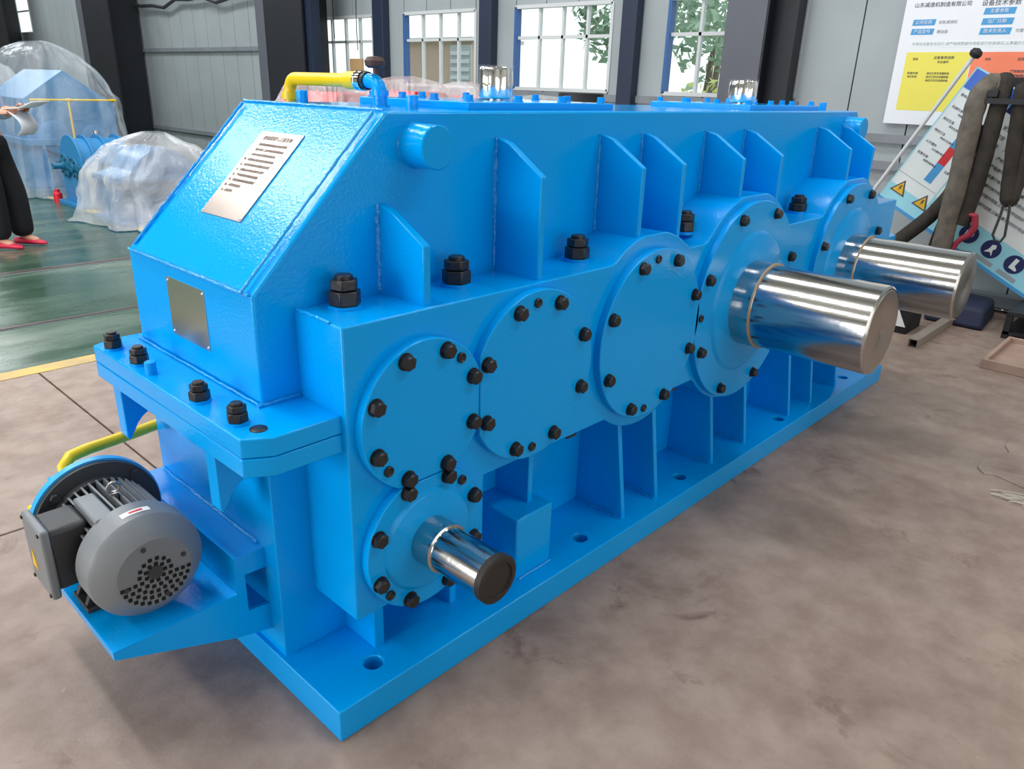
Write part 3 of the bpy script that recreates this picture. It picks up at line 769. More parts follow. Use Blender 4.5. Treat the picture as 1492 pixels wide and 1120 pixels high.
# film skirt that drifts to the left of it
# small uncovered reducer
sm = empty('small_gear_reducer', (2.62, 9.0, 0), 'small uncovered light blue reducer with round-topped ribs between two plastic covers', 'gearbox')
G().box(2.30, 3.0, 8.62, 9.35, 0, .05).build('base_plate', 'teal', sm, bevel=.004)
cx_, cy_, cz_ = 2.66, 9.0, .46
prof = [(8.68, .05), (9.32, .05), (9.32, cz_)]+[(cy_+.32*math.cos(a), cz_+.32*math.sin(a)) for a in [PI*i/16 for i in range(1, 16)]]+[(8.68, cz_)]
G().prism(prof, 'x', 2.42, 2.96).build('casing', 'teal', sm, smooth=35)
profr = [(8.64, .05), (9.36, .05), (9.36, cz_)]+[(cy_+.36*math.cos(a), cz_+.36*math.sin(a)) for a in [PI*i/16 for i in range(1, 16)]]+[(8.64, cz_)]
for x in (2.40, 2.55, 2.72, 2.93): G().prism(profr, 'x', x, x+.022).build('round_rib', 'teal', sm, smooth=35)
G().box(2.36, 2.98, 8.60, 9.40, cz_-.03, cz_+.03).build('split_flange', 'teal_dark', sm)
for y, r in ((8.84, .12), (9.14, .14)):
    cv = G().lathe((2.40, y, cz_), (-1, 0, 0), [(0, r), (.035, r), (.038, r-.01), (.038, .05), (.06, .05), (.06, 0)], 28).build('bearing_cover', 'teal_dark', sm)
    for k in range(6):
        a = 2*PI*k/6+.3; G().cyl((2.365, y+.8*r*math.cos(a), cz_+.8*r*math.sin(a)), (-1, 0, 0), .013, .012, 6).build('bolt', 'black', cv)
G().cyl((2.62, 8.64, cz_-.02), (0, -1, 0), .085, .05, 24).build('end_cover', 'teal_dark', sm)
G().cyl((2.36, 9.14, cz_), (-1, 0, 0), .035, .12, 16).build('shaft_stub', 'teal_dark', sm)
g = G(); g.lathe((2.74, 9.0, .80), (0, 0, 1), [(0, .02), (.03, .02), (.035, .035), (.06, .035), (.07, 0)], 14); g.build('breather', 'chrome', sm)
G().lathe((2.33, 9.47, 0), (0, 0, 1), [(0, .05), (.10, .05), (.12, .03), (.15, .03)], 16).build('red_plug', 'redm')
tag(bpy.data.objects['red_plug'], 'small red cap standing on the floor beside the light blue reducer', 'cap')
# third machine, wrapped
tm = empty('wrapped_reducer', (2.75, 7.55, 0), 'low pale blue reducer crumpled up inside a clear plastic wrap', 'gearbox')
G().box(2.22, 3.2, 7.15, 8.0, 0, .06).build('base_plate', 'teal', tm, bevel=.004)
prof = [(2.30, .06), (3.15, .06), (3.15, .5)]+[(2.78+.34*math.cos(a), .48+.30*math.sin(a)) for a in [PI*i/12 for i in range(1, 12)]]+[(2.30, .5)]
G().prism(prof, 'y', 7.25, 7.9).build('casing', 'teal', tm, smooth=35)
G().box(2.26, 3.18, 7.18, 7.95, .44, .50).build('split_flange', 'teal', tm, bevel=.004)
G().lathe((2.6, 7.25, .46), (0, -1, 0), [(0, .13), (.04, .13), (.045, .12), (.045, 0)], 28).build('bearing_cover', 'teal', tm)
sh2 = drape('plastic_wrap', 'film_thick', [(0, 2.78, 7.55, .66, .72, .6), (.25, 2.76, 7.55, .60, .62, .6), (.5, 2.76, 7.55, .60, .58, .6), (.65, 2.78, 7.55, .52, .52, .7), (.82, 2.80, 7.55, .36, .40, .8), (.91, 2.84, 7.55, .1, .14, 1)], 8.4, .10)
tag(sh2, 'crumpled clear plastic wrap over the low reducer nearest the slanted nameplate', 'plastic sheet')
# another covered machine at the left edge
fm = empty('covered_block', (2.65, 13.3, 0), 'blue machine block at the far left edge hidden behind milky plastic', 'gearbox')
G().box(2.1, 3.0, 12.9, 13.8, 0, .1).build('base_plate', 'teal_dark', fm)
G().prism([(2.15, .1), (2.95, .1), (2.95, 1.1), (2.7, 1.4), (2.35, 1.4), (2.15, 1.1)], 'y', 12.95, 13.75).build('housing', 'teal', fm, bevel=.01)
sh3 = drape('plastic_cover', 'film_thick', [(0, 2.6, 13.3, .62, .7, .6), (.6, 2.6, 13.3, .58, .6, .6), (1.2, 2.62, 13.3, .52, .55, .6), (1.55, 2.64, 13.3, .38, .4, .8), (1.72, 2.66, 13.3, .1, .1, 1)], 15.2, .07)
tag(sh3, 'milky plastic cover whose rounded top shows behind the big sheet at the far left', 'plastic sheet')
# red machines behind the gearbox
for i, (x0, x1, y, ht, lab) in enumerate(((2.92, 3.46, 4.75, 1.42, 'leftmost'), (3.72, 4.36, 4.75, 1.44, 'middle'), (4.60, 5.0, 4.75, 1.41, 'rightmost'))):
    t_ = empty('red_machine', ((x0+x1)/2, y, 0), {'leftmost': 'red machine under plastic behind the yellow pipe, leftmost of the three', 'middle': 'red machine under plastic behind the blue elbow pipe, middle of the three', 'rightmost': 'red machine under plastic behind the near chrome cap, rightmost of the three'}[lab], 'machine')
    G().box(x0, x1, y-.45, y+.45, 0, .10).build('base', 'redm', t_)
    G().prism([(x0+.03, .1), (x1-.03, .1), (x1-.03, ht-.12), (x1-.14, ht), (x0+.14, ht), (x0+.03, ht-.12)], 'y', y-.4, y+.4).build('housing', 'redm', t_, bevel=.01)
    G().lathe(((x0+x1)/2, y-.4, .8), (0, -1, 0), [(0, .2), (.05, .2), (.05, 0)], 24).build('bearing_cover', 'redm', t_)
    d_ = drape('plastic_cover', 'film_thick', [(0, (x0+x1)/2, y, (x1-x0)*.55, .52, .4), (.7, (x0+x1)/2, y, (x1-x0)*.53, .48, .4), (ht-.12, (x0+x1)/2, y, (x1-x0)*.53, .46, .4), (ht+.08, (x0+x1)/2, y, (x1-x0)*.42, .36, .7), (ht+.115, (x0+x1)/2, y, .08, .1, 1)], 20+i*3.3, .045)
    tag(d_, 'milky plastic cover over the %s red machine behind the gearbox' % lab, 'plastic sheet')
# pale covered thing and a dark drum further right
t_ = empty('grey_machine', (5.55, 4.4, 0), 'grey machine top under pale plastic below the third window', 'machine')
G().box(5.25, 5.83, 4.1, 4.7, 0, 1.30).build('body', 'girt', t_, bevel=.02); G().box(5.3, 5.6, 4.2, 4.6, 1.30, 1.37).build('top_box', 'grey_dark', t_)
d_ = drape('plastic_cover', 'film_thick', [(0, 5.55, 4.4,   .36, .40, .4), (.8, 5.55, 4.4, .34, .36, .4), (1.30, 5.55, 4.4, .33, .34, .4), (1.41, 5.55, 4.4, .3, .25, .8), (1.44, 5.55, 4.4, .05, .05, 1)], 41.0, .04)
tag(d_, 'pale plastic cover over the grey machine below the third window', 'plastic sheet')
t_ = empty('black_drum', (4.05, 2.62, 0), 'black ribbed drum whose top shows above the near inspection cover', 'drum')
G().lathe((4.05, 2.62, 0), (0, 0, 1), [(0, .17), (.03, .18), (1.40, .18), (1.42, .172), (1.475, .172), (1.48, .16), (1.48, 0)], 28).build('shell', 'blackbox', t_)
for z in (.35, .8, 1.2): G().lathe((4.05, 2.62, z), (0, 0, 1), [(0, .178), (.01, .19), (.03, .19), (.04, .178)], 28).build('hoop', 'grey_dark', t_)
# cardboard sheet in window 1, cables
g = G().box(6.0, 6.035, 8.08, 8.36, 1.50, 1.80); o = g.build('cardboard_sheet', 'card'); tag(o, 'brown cardboard sheet leaning against the lower panes of the first window', 'cardboard')
def cable(name, pts, r, m_, lab):
    o = G().tube(pts, r, 6).build(name, m_); tag(o, lab, 'cable'); return o
cable('hanging_cable', [(5.9, 8.55+.01*math.sin(i), 2.05+i*.25) for i in range(18)], .006, 'black', 'thin black cable hanging in front of the first window, left one')
cable('hanging_cable', [(5.9, 8.02+.01*math.sin(i*1.3), 1.9+i*.25) for i in range(19)], .006, 'black', 'thin black cable hanging in front of the first window, right one')
cable('wall_cable', [(5.95, 10.0+.5*i, 2.72+.05*math.sin(i*1.3)+.03*math.sin(i*2.9)-.02*(i-6)**2*.02) for i in range(14)], .03, 'grey_dark', 'thick wavy grey cable running along the wall above the left panels')

# ================================================================== RIGHT SIDE: BOARDS, SLINGS, CLUTTER
pb_ = empty('information_poster', (6.02, .4, 1.33), 'large white printed notice board with yellow and orange fields on the wall', 'poster')
XP_ = 6.0
G().box(XP_, XP_+.018, -.75, 1.05, 1.325, 2.75).build('board', 'paper', pb_, bevel=.003)
def patch(x, y0, y1, z0, z1, m_, nm, parent, skew=0):
    g = G(); vs = [(x+d, y, z) for d in (-.001, 0) for y, z in ((y0+skew, z1), (y1+skew, z1), (y1, z0), (y0, z0))]
    g.add(vs, [(0, 1, 2, 3), (7, 6, 5, 4), (0, 4, 5, 1), (1, 5, 6, 2), (2, 6, 7, 3), (3, 7, 4, 0)]); return g.build(nm, m_, parent, smooth=0)
patch(XP_, .515, .972, 1.43, 1.85, 'sign_yellow', 'yellow_field', pb_); patch(XP_, -.40, .508, 1.43, 1.85, 'sign_orange', 'orange_field', pb_)
for (a, b, z0, z1) in ((.815, .975, 2.036, 2.078), (.815, .975, 1.972, 2.014), (.30, .50, 2.098, 2.142), (.30, .50, 2.03, 2.074), (.30, .50, 1.965, 2.01)):
    patch(XP_, a, b, z0, z1, 'label_blue', 'blue_label', pb_, -.006)
patch(XP_, -.6, .975, 1.885, 1.928, 'sign_white', 'grey_band', pb_)
x_ = XP_-.0015
L_ = [('山东减速机制造有限公司', (x_, .985, 2.175), .036, 'LEFT'), ('设备技术参数', (x_, .525, 2.172), .042, 'LEFT')]
lettering('poster_heading', L_, 'ink', pb_)
lettering('label_text', [('公司名称', (x_-.001, .895, 2.057), .03, 'CENTER'), ('产品型号', (x_-.001, .895, 1.993), .03, 'CENTER'), ('主要参数', (x_-.001, .40, 2.12), .03, 'CENTER'), ('出厂日期', (x_-.001, .40, 2.052), .03, 'CENTER'), ('技术负责人', (x_-.001, .40, 1.988), .03, 'CENTER')], 'paper', pb_)
rowz = [1.70, 1.675, 1.65]
L_ = [('齿轮减速机', (x_, .79, 2.055), .026, 'LEFT'), ('硬齿面', (x_, .79, 1.99), .026, 'LEFT'), ('可靠', (x_, .27, 1.988), .026, 'LEFT'), ('为保证设备安全运行,请严格按照操作规程进行安装调试,认真做好日常维护', (x_, .95, 1.906), .026, 'LEFT')]
lettering('grey_print', L_, 'ink_light', pb_)
L_ = [('项目', (x_-.001, .90, 1.80), .02, 'CENTER'), ('注意事项说明', (x_-.001, .70, 1.81), .024, 'CENTER'), ('安全操作', (x_-.001, .70, 1.78), .02, 'CENTER'), ('检查内容', (x_-.001, .90, 1.70), .02, 'CENTER'), ('每日检查', (x_-.001, .90, 1.675), .018, 'CENTER')]
L_ += [('油位正常无渗漏现象', (x_-.001, .80, z), .018, 'LEFT') for z in rowz]
L_ += [('项目', (x_-.001, .40, 1.80), .02, 'CENTER'), ('危险警示说明', (x_-.001, .14, 1.80), .024, 'CENTER'), ('运转部位', (x_-.001, .38, 1.70), .018, 'CENTER')]+[('严禁触摸运转部件', (x_-.001, .24, z), .022, 'LEFT') for z in (1.72, 1.69, 1.66, 1.63)]
lettering('field_print', L_, 'ink', pb_)

# tilted board: local axes u (along its lower edge), v (up its left edge)
BX = 5.6
Bo = Vector((BX, .837, .804)); bu = Vector((0, -.890, -.456)); bv_ = Vector((0, -.456, .890)); bn = Vector((-1, 0, 0))
sb = empty('tilted_sign_board', Bo, 'pale cyan safety sign board hanging askew behind the grey slings', 'sign board')
def bpt(u, v, h=0): return Bo+bu*u+bv_*v+bn*h
def bpoly(pts, m_, nm, h=.001, t=.001, parent=None):
    g = G(); n = len(pts); vs = [bpt(u, v, h) for u, v in pts]+[bpt(u, v, h-t) for u, v in pts]
    g.add(vs, [tuple(range(n)), tuple(range(2*n-1, n-1, -1))]+[(i, (i+1) % n, (i+1) % n+n, i+n) for i in range(n)]); return g.build(nm, m_, parent or sb, smooth=0)
def brect(u0, u1, v0, v1, m_, nm, h=.001, t=.001): return bpoly([(u0, v0), (u1, v0), (u1, v1), (u0, v1)], m_, nm, h, t)
brect(0, 1.40, 0, 1.05, 'sign_cyan', 'board', 0, .02)
brect(-.012, 1.412, -.012, .012, 'label_blue', 'lower_edge', .004, .028)
brect(.01, .335, .14, .90, 'sign_white', 'white_sheet', .001); brect(.345, 1.38, .22, .90, 'sign_white', 'white_sheet', .001)
brect(.01, .335, .905, 1.04, 'sign_deepblue', 'blue_header', .002); brect(.345, 1.38, .905, 1.04, 'sign_navy', 'navy_header', .002)
brect(.195, .255, .27, .415, 'label_blue', 'blue_strip', .002); brect(.195, .255, .415, .545, 'red', 'red_strip', .002); brect(.195, .255, .545, .72, 'label_blue', 'blue_strip', .002)
for (u, v) in ((.096, .135), (.293, .135)):
    e_ = bpoly([(u-.062, v-.045), (u+.062, v-.045), (u, v+.065)], 'ink', 'warning_triangle', .003); e2 = bpoly([(u-.046, v-.036), (u+.046, v-.036), (u, v+.046)], 'amber', 'triangle_field', .0045, .001, e_)
    bpoly([(u-.004, v+.022), (u+.008, v+.022), (u+.0, v+.004), (u+.010, v+.004), (u-.006, v-.026), (u-.002, v-.004), (u-.010, v-.004)], 'ink', 'bolt_symbol', .006, .001, e_)
for k, u in enumerate((.70, .884, 1.07)):
    e_ = bpoly([(u+.066*math.cos(2*PI*i/28), .135+.066*math.sin(2*PI*i/28)) for i in range(28)], 'sign_navy', 'mandatory_disc', .003)
    v = .135
    sym = [[(u-.028, v+.02), (u-.01, v+.036), (u+.014, v+.036), (u+.03, v+.018), (u+.03, v-.004), (u+.006, v-.03), (u-.026, v-.02)],
           [(u-.03, v-.04), (u-.012, v-.002), (u-.012, v+.03), (u+.012, v+.042), (u+.024, v+.02), (u+.014, v-.002), (u+.032, v-.04), (u+.006, v-.02)],
           [(u-.018, v+.042), (u+.010, v+.042), (u+.010, v-.006), (u+.036, v-.022), (u+.036, v-.036), (u-.018, v-.036)]][k]
    bpoly(sym, 'sign_white', 'white_symbol', .005, .001, e_)
    if k: brect(u-.06, u+.08, .03, .058, 'ink_light', 'caption_box', .003)
def brot():
    return Matrix(((0, 0, -1), (bu.y, bv_.y, 0), (bu.z, bv_.z, 0))).to_euler()
L_ = []
for i, tx in enumerate(('触电危险', '机械伤害', '高处坠落', '物体打击', '火灾爆炸', '起重伤害')):
    v = .86-i*.09; L_ += [(tx, bpt(.03, v, .0025), .022, 'LEFT'), (tx+'事故', bpt(.10, v-.028, .0025), .018, 'LEFT'), ('注意', bpt(.275, v-.02, .0025), .02, 'LEFT')]
for i in range(9): L_ += [('严格遵守操作规程,正确佩戴劳动防护用品', bpt(.50, .82-i*.06, .0025), .026, 'LEFT'), ('安全', bpt(.40, .82-i*.06, .0025), .03, 'LEFT')]
lettering('board_print', L_, 'ink', sb, brot())
lettering('header_print', [('安全', bpt(.372, .965, .003), .10, 'LEFT')], 'sign_white', sb, brot())
brect(-.03, .33, .232, .236, 'ink_light', 'rule_line', .002); 
# rod along the board's left edge
rd = empty('metal_rod', (5.52, .6, .85), 'thin bright metal rod with a dark ball end along the tilted board', 'rod')
p0, p1 = bpt(-.045, .03, .05), bpt(-.05, 1.10, .05)
G().tube([p0, p1], .014, 12).build('rod_shaft', 'frame', rd)
G().lathe(p1-bv_*.02, bv_, [(0, .005), (.012, .034), (.035, .042), (.058, .034), (.07, .005)], 20).build('ball_end', 'blackbox', rd)
# hook bar on the wall carrying the slings
hb = empty('sling_bracket', (6.0, .15, 1.6), 'short dark steel arm on the wall that the grey slings hang from', 'bracket')
G().box(5.28, 6.03, .12, .18, 1.54, 1.585).build('arm', 'blackbox', hb, bevel=.004); G().box(5.98, 6.04, .06, .24, 1.45, 1.68).build('wall_plate', 'blackbox', hb)
G().box(5.28, 5.33, -.10, .18, 1.50, 1.535).build('cross_arm', 'blackbox', hb)
def sling(name, pts, r, m_, lab, flat=.42):
    # resample with Catmull-Rom
    P = [Vector((5.35+p[2] if len(p) > 2 else 5.35, p[0], p[1])) for p in pts]; out = []
    for i in range(len(P)-1):
        a, b, c, d = P[max(i-1, 0)], P[i], P[i+1], P[min(i+2, len(P)-1)]
        for k in range(6):
            t = k/6; out.append(.5*((2*b)+(c-a)*t+(2*a-5*b+4*c-d)*t*t+(3*b-a-3*c+d)*t**3))
    out.append(P[-1]); rr = [r*(1+.10*noise.noise((i*.5, r*40, 2))) for i in range(len(out))]
    o = G().tube(out, rr, 12, None).build(name, m_); tag(o, lab, 'sling', 'grey lifting slings'); return o
sling('webbing_sling', [(.14, 1.60, .05), (.19, 1.625, .03), (.235, 1.55, -.02), (.242, 1.38, -.04), (.236, 1.0, -.04), (.245, .70, -.03), (.25, .30, .0)], .066, 'sling', 'thick light grey sling hanging straight, widest strand in front of the tilted board')
sling('webbing_sling', [(.17, 1.60, .10), (.125, 1.645, .05), (.115, 1.55, .02), (.118, 1.40, 0), (.128, 1.06, 0), (.15, .80, .0), (.165, .70, .0)], .055, 'sling_dark', 'dark grey sling strand ending at the red hook')
sling('webbing_sling', [(.20, 1.36, .10), (.262, 1.15, .09), (.275, .95, .08), (.34, .80, .06), (.42, .68, .04), (.56, .52, .03)], .052, 'sling_dark', 'grey sling strand swinging out to the lower left of the bunch')
sling('webbing_sling', [(.26, 1.30, .12), (.30, 1.05, .12), (.275, .85, .12), (.32, .55, .12), (.33, .28, .12)], .045, 'sling_dark', 'dark sling strand hanging behind the widest light strand')
sling('webbing_sling', [(-.02, 1.56, .05), (.006, 1.60, .02), (-.01, 1.50, 0), (-.03, 1.28, 0), (-.06, 1.02, 0), (-.078, .90, 0), (-.10, .93, .02), (-.10, 1.2, .04), (-.08, 1.5, .05)], .045, 'sling_dark', 'dark looped sling at the right edge carrying the steel wire ring')
o = G().tube([(5.33, -.070, .93), (5.33, -.066, .80), (5.33, -.05, .66), (5.33, -.07, .625), (5.33, -.105, .62), (5.33, -.122, .66), (5.33, -.112, .80), (5.33, -.098, .93)], .009, 8).build('wire_ring', 'grey_dark'); tag(o, 'long steel wire ring hanging from the right sling', 'ring')
o = G().tube([(5.33, .15, .74), (5.33, .125, .78), (5.33, .085, .77), (5.33, .07, .70), (5.33, .09, .64), (5.33, .13, .61), (5.33, .16, .57), (5.33, .175, .50)], [.013, .022, .024, .024, .022, .020, .018, .014], 10).build('red_hook', 'hookred'); tag(o, 'dull red steel lifting hook at the end of the dark sling', 'hook')
# clutter on the floor
o = G(); 
tb_ = empty('square_tube', (4.8, .1, 0), 'open-ended square steel tube lying on the floor by the far shaft', 'tube')
d_ = Vector((.92, .02, 0)); g = G()
for (y0, y1, z0, z1) in ((-.03, .03, .0, .006), (-.03, .03, .054, .06), (-.03, -.024, .006, .054), (.024, .03, .006, .054)):
    g.box(4.47, 5.6, .07+y0, .07+y1, z0, z1)
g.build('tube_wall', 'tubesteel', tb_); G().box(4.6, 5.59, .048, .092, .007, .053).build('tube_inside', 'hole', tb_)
bx = empty('black_carton', (4.85, .22, 0), 'black carton with a white label on the floor behind the near shaft', 'box')
G().box(4.75, 5.05, .20, .42, 0, .17).build('box_body', 'blackbox', bx, bevel=.004)
g = G().prism([(.21, .05), (.40, .05), (.40, .16), (.27, .16)], 'x', 4.745, 4.7495); lb = g.build('white_label', 'white', bx); G().prism([(.33, .08), (.36, .08), (.36, .12), (.33, .12)], 'x', 4.743, 4.7445).build('printed_mark', 'ink', bx)
o = G().add([(5.25, -.16, 0), (5.25, .25, 0), (5.75, .25, 0), (5.75, -.12, 0), (5.28, -.13, .15), (5.3, .22, .17), (5.72, .22, .17), (5.7, -.1, .16)], [(0, 1, 2, 3), (4, 7, 6, 5), (0, 4, 5, 1), (1, 5, 6, 2), (2, 6, 7, 3), (3, 7, 4, 0)]).build('navy_bag', 'navybox', bevel=.03); tag(o, 'dark navy cloth bag lying on the floor under the slings', 'bag')
tr = empty('wooden_tray', (4.8, -.65, 0), 'shallow pinkish wooden tray on the floor at the right edge', 'tray')
G().box(4.40, 5.05, -1.15, -.37, 0.005, .025).build('tray_bottom', 'wood', tr)
G().box(4.38, 4.405, -1.15, -.35, 0, .06).build('tray_side', 'wood', tr, bevel=.004); G().box(5.03, 5.055, -1.15, -.35, 0, .06).build('tray_side', 'wood', tr, bevel=.004); G().box(4.405, 5.03, -.375, -.35, 0, .06).build('tray_side', 'wood', tr, bevel=.004); G().box(4.405, 5.03, -1.15, -1.125, 0, .06).build('tray_side', 'wood', tr, bevel=.004)
sf = empty('low_steel_shelf', (5.5, -.9, 0), 'low black steel shelf on the floor at the right edge behind the tray', 'shelf')
G().box(5.2, 5.85, -1.6, -.28, .16, .19).build('shelf_top', 'blackbox', sf, bevel=.003); G().box(5.2, 5.85, -1.6, -.28, .03, .05).build('shelf_bottom', 'blackbox', sf)
for x in (5.2, 5.81):
    for y in (-1.6, -.32): G().box(x, x+.04, y, y+.04, 0, .16).build('leg', 'blackbox', sf)
# dry grass scrap
g = G()
for i in range(40):
    a = rnd.uniform(-.5, .3); x, y = 2.62+rnd.uniform(-.03, .05), -.80-rnd.uniform(0, .28); l = rnd.uniform(.05, .16); z = rnd.uniform(.003, .016)
    g.tube([(x, y, z), (x-l*math.sin(a)*.4, y-l*.5*math.cos(a), z+.006), (x-l*math.sin(a), y-l*math.cos(a), z)], rnd.uniform(.0015, .003), 4)
o = g.build('dry_straw', 'litter'); tag(o, 'wisp of pale dry straw on the concrete at the right edge', 'straw', kind='stuff')

# ================================================================== PERSON at the left edge
ps = empty('person', (1.075, 6.89, 0), 'person at the left edge in black trousers and red shoes, holding papers', 'person')
Fw = Vector((.68, -.73, 0)); Sd = Vector((-.73, -.68, 0)); Up = Vector((0, 0, 1)); O = Vector((1.075, 6.89, 0))
def wp(f, s_, z): return O+Fw*f+Sd*s_+Up*z
def skin(name, verts, edges, radii, m_, parent, sub=2, root=0):
    me = bpy.data.meshes.new(name); b = parent_loc(parent); me.from_pydata([tuple(v-b) for v in verts], edges, []); me.materials.append(M[m_])
    o = bpy.data.objects.new(name, me); COL.objects.link(o); o.parent = parent
    bm = bmesh.new(); bm.from_mesh(me); lay = bm.verts.layers.skin.verify()
    for v, r in zip(bm.verts, radii):
        v[lay].radius = r if isinstance(r, tuple) else (r, r)
        v[lay].use_root = v.index == root
    bm.to_mesh(me); bm.free()
    sk = o.modifiers.new('skin', 'SKIN'); sk.use_smooth_shade = True
    if sub: sb_ = o.modifiers.new('sub', 'SUBSURF'); sb_.levels = sub; sb_.render_levels = sub
    return o
# right foot ahead (towards the gearbox), left foot behind
hip = wp(0, 0, .93)
J = [hip, wp(0, 0, 1.12), wp(.01, 0, 1.36), wp(.02, 0, 1.48), wp(.04, 0, 1.58), wp(.05, 0, 1.68),
     wp(.02, .10, .88), wp(.06, .11, .48), wp(.05, .12, .09), wp(.05, -.10, .88), wp(.12, -.10, .48), wp(.12, -.10, .09),
     wp(.01, .20, 1.40), wp(.04, .25, 1.12), wp(.26, .14, 1.18), wp(.01, -.20, 1.40), wp(.04, -.25, 1.12), wp(.27, -.12, 1.20),
     wp(.17, .13, .03), wp(.26, -.11, .03)]
E_ = [(0, 1), (1, 2), (2, 3), (3, 4), (4, 5), (0, 6), (6, 7), (7, 8), (0, 9), (9, 10), (10, 11), (2, 12), (12, 13), (13, 14), (2, 15), (15, 16), (16, 17), (8, 18), (11, 19)]
R_ = [(.15, .11), (.13, .10), (.15, .10), .052, .088, .075, .085, .055, .038, .085, .055, .038, .055, .042, .028, .055, .042, .028, .036, .036]
body = skin('body', J, E_, R_, 'skin', ps)
tro = skin('trousers', [wp(0, 0, 1.02), wp(0, 0, .92), wp(.02, .10, .84), wp(.06, .11, .48), wp(.055, .12, .07), wp(.02, -.10, .84), wp(.12, -.10, .48), wp(.125, -.10, .07)], [(0, 1), (1, 2), (2, 3), (3, 4), (1, 5), (5, 6), (6, 7)], [(.175, .13), (.18, .135), .118, .105, .10, .118, .105, .10], 'cloth', ps, root=1)
shirt = skin('shirt', [wp(0, 0, .98), wp(0, 0, 1.15), wp(.01, 0, 1.37), wp(.02, 0, 1.46), wp(.01, .20, 1.40), wp(.04, .255, 1.13), wp(.16, .20, 1.16), wp(.01, -.20, 1.40), wp(.04, -.255, 1.13), wp(.16, -.19, 1.17)], [(0, 1), (1, 2), (2, 3), (2, 4), (4, 5), (5, 6), (2, 7), (7, 8), (8, 9)], [(.175, .13), (.15, .12), (.165, .118), .065, .075, .062, .052, .075, .062, .052], 'shirt', ps, root=1)
for s_, f in ((.125, .05), (-.105, .13)):
    g = G(); ring = []
    prof = [(-.09, .036, .055), (-.05, .042, .06), (.04, .044, .055), (.12, .046, .042), (.17, .036, .03), (.195, .012, .018)]
    vs, fs = [], []; n = 14
    for (l, wd, ht) in prof:
        for k in range(n):
            a = 2*PI*k/n; vs.append(wp(f+l, s_+wd*math.cos(a), max(.004, ht*.5+ht*.55*math.sin(a)+.012)))
    for q in range(len(prof)-1):
        for k in range(n): fs.append((q*n+k, q*n+(k+1) % n, (q+1)*n+(k+1) % n, (q+1)*n+k))
    fs.append(tuple(range(n))); fs.append(tuple(range(len(prof)*n-1, (len(prof)-1)*n-1, -1)))
    g.add(vs, fs); g.build('shoe', 'shoe', ps)
# head details
for s_ in (.032, -.032): G().lathe(wp(.135, s_, 1.655), Fw, [(0, .001), (.004, .010), (.009, .008), (.012, .001)], 12).build('eye', 'ink', ps)
G().tube([wp(.125, 0, 1.65), wp(.150, 0, 1.615), wp(.135, 0, 1.605)], [.008, .013, .008], 8).build('nose', 'skin', ps)
G().tube([wp(.13, .022, 1.575), wp(.138, 0, 1.572), wp(.13, -.022, 1.575)], .005, 6).build('mouth', 'hookred', ps)
for s_ in (.088, -.088): G().lathe(wp(.045, s_, 1.60), Sd*(1 if s_ > 0 else -1), [(0, .018), (.012, .026), (.016, .012)], 12).build('ear', 'skin', ps)
g = G(); vs, fs = [], []; n = 20; K = 8
for q in range(K+1):
    el = -.25+(PI/2+.25)*q/K
    for k in range(n):
        a = 2*PI*k/n; back = -math.cos(a); e2 = max(el, .55*(1-max(0, back))) if back < .2 else el
        r_ = .108; vs.append(wp(.035+.112*math.cos(e2)*math.cos(a), r_*.95*math.cos(e2)*math.sin(a), 1.655+.118*math.sin(e2)))
for q in range(K):
    for k in range(n): fs.append((q*n+k, q*n+(k+1) % n, (q+1)*n+(k+1) % n, (q+1)*n+k))
g.add(vs, fs); g.build('hair', 'hair', ps)
# hands: palm, four fingers and a thumb closed on the papers
def hand(f0, s0, z0, sgn):
    g = G(); g.tube([wp(f0, s0, z0), wp(f0+.045, s0, z0+.004), wp(f0+.09, s0-.004*sgn, z0+.006)], [.028, .038, .034], 12, .5)
    for k, (ln, dz) in enumerate(((.062, .026), (.070, .010), (.064, -.007), (.050, -.023))):
        b = wp(f0+.085, s0-.004*sgn, z0+.006+dz)
        g.tube([b, b+Fw*ln*.45-Sd*sgn*.012, b+Fw*ln*.75-Sd*sgn*.030, b+Fw*ln*.80-Sd*sgn*.046], [.0095, .009, .008, .0065], 8)
    b = wp(f0+.03, s0-.02*sgn, z0+.026); g.tube([b, b+Fw*.03-Sd*sgn*.018+Up*.012, b+Fw*.06-Sd*sgn*.03+Up*.006], [.012, .0105, .008], 8)
    g.build('hand', 'skin', ps)
hand(.27, .135, 1.18, 1); hand(.28, -.115, 1.20, -1)
pp_ = empty('clipboard', wp(.42, .05, 1.2), 'sheaf of printed papers held out by the person in black trousers', 'papers')
g = G(); vs = []
for i in range(9):
    t = i/8
    for s_ in (-.13, .13): vs.append(wp(.33+.26*t, s_+.02, 1.205+.06*t-.02*math.sin(t*PI)))
g.add(vs, [(2*i, 2*i+1, 2*i+3, 2*i+2) for i in range(8)]); sh_ = g.build('top_sheet', 'paper', pp_); so = sh_.modifiers.new('thick', 'SOLIDIFY'); so.thickness = .006
g = G(); vs = []
for i in range(9):
    t = i/8
    for s_ in (-.12, .12): vs.append(wp(.36+.10*math.sin(t*2.6), s_+.03, 1.19-.20*t))
g.add(vs, [(2*i, 2*i+1, 2*i+3, 2*i+2) for i in range(8)]); sh_ = g.build('hanging_sheet', 'paper', pp_); so = sh_.modifiers.new('thick', 'SOLIDIFY'); so.thickness = .002
for i in range(5): G().tube([wp(.40+.035*i, -.08, 1.222+.008*i), wp(.40+.035*i, .06, 1.222+.008*i)], .006, 5).build('printed_row', 'ink', pp_)

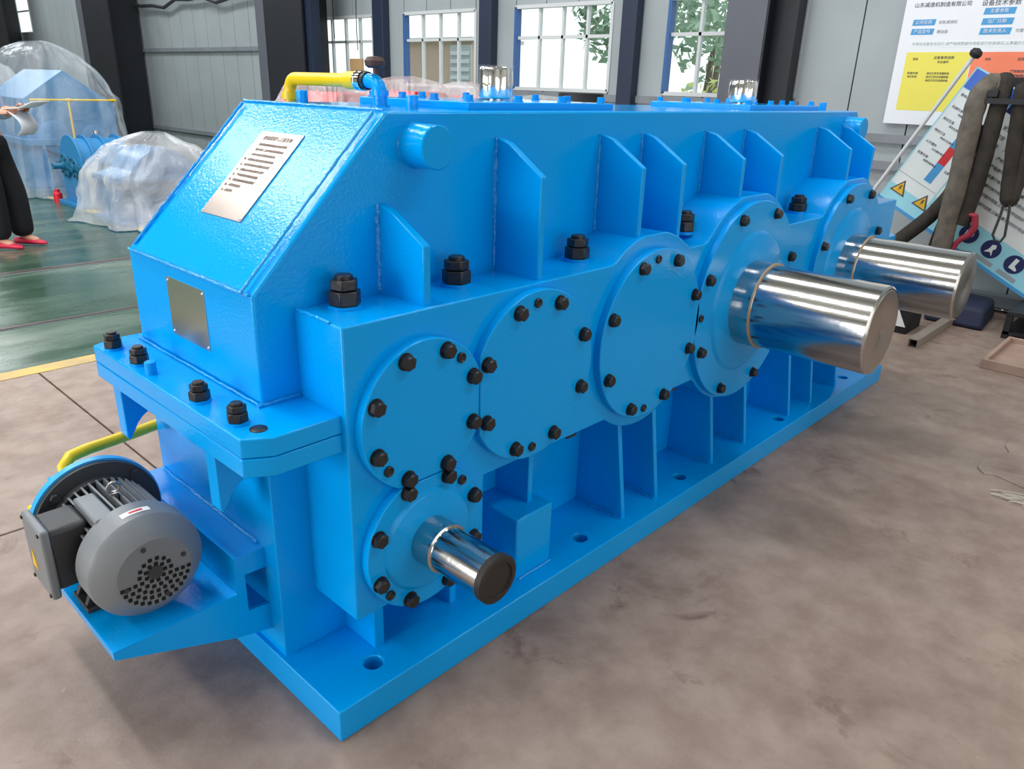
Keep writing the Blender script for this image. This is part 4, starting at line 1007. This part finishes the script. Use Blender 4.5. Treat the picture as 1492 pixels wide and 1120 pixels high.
# ================================================================== OUTSIDE, seen through the windows
ob = empty('outbuilding', (12.5, 14, -.1), 'pale brown building seen through the lower panes of the second window', 'building')
G().box(12, 13.5, 12.9, 15.2, -.1, 2.42).build('wall', 'brick', ob); G().box(11.9, 13.6, 12.1, 15.3, 2.42, 2.50).build('roof', 'frame', ob)
lo_ = G().box(11.97, 12.0, 12.2, 12.9, .5, 2.35).build('louvre_frame', 'frame', ob)
for i in range(10): G().box(11.93, 11.97, 12.25, 12.85, .6+i*.17, .68+i*.17).build('louvre_slat', 'paper', lo_)
G().box(12, 12.6, 12.2, 12.9, -.1, 2.42).build('porch_wall', 'brick', ob)
def tree(x, y, h, r, seed, lab):
    rr = random.Random(seed); t = empty('tree', (x, y, -.1), lab, 'tree', 'trees beyond the windows')
    G().tube([(x, y, -.1), (x+.05, y+.03, h*.4), (x, y-.05, h*.75)], [.10, .08, .04], 8).build('trunk', 'bark', t)
    g = G()
    for i in range(900):
        d = Vector((rr.gauss(0, 1), rr.gauss(0, 1), rr.gauss(0, 1))).normalized()*r*rr.uniform(.35, 1)**.6
        d *= .8+.4*noise.noise(d*1.4+Vector((seed, 0, 0)))
        c = Vector((x, y, h))+Vector((d.x, d.y, d.z*1.1)); u = Vector((rr.gauss(0, 1), rr.gauss(0, 1), rr.gauss(0, 1))).normalized(); v = u.orthogonal().normalized(); s_ = rr.uniform(.07, .15)
        g.add([c-u*s_, c+v*s_*.5, c+u*s_, c-v*s_*.5], [(0, 1, 2, 3)])
    g.build('crown', 'leaf', t, smooth=0)
tree(12.0, 8.3, 3.0, 1.1, 3, 'leafy tree at the right panes of the third window')
tree(11.5, 5.9, 2.9, 1.3, 5, 'leafy tree filling the upper panes of the fourth window')
tree(13.5, 6.9, 3.4, 1.2, 8, 'paler leafy tree further off behind the fourth window')
g_ = empty('shrub', (10.0, 4.4, -.1), 'yellow green shrub low in the right panes of the fourth window', 'shrub')
M['leaf2'] = mat('leaf_yellow_green', srgb(196, 208, 120), .7); rr = random.Random(4); g = G()
for i in range(400):
    d = Vector((rr.gauss(0, .35), rr.gauss(0, .35), rr.gauss(0, .25))); c = Vector((10.0, 4.55, 1.25))+d; u = Vector((rr.gauss(0, 1), rr.gauss(0, 1), rr.gauss(0, 1))).normalized(); v = u.orthogonal().normalized(); s_ = rr.uniform(.06, .1)
    g.add([c-u*s_, c+v*s_*.5, c+u*s_, c-v*s_*.5], [(0, 1, 2, 3)])
g.build('leaves', 'leaf2', g_, smooth=0); G().tube([(10, 4.55, -.1), (10, 4.55, 1.2)], [.05, .03], 8).build('stem', 'bark', g_)
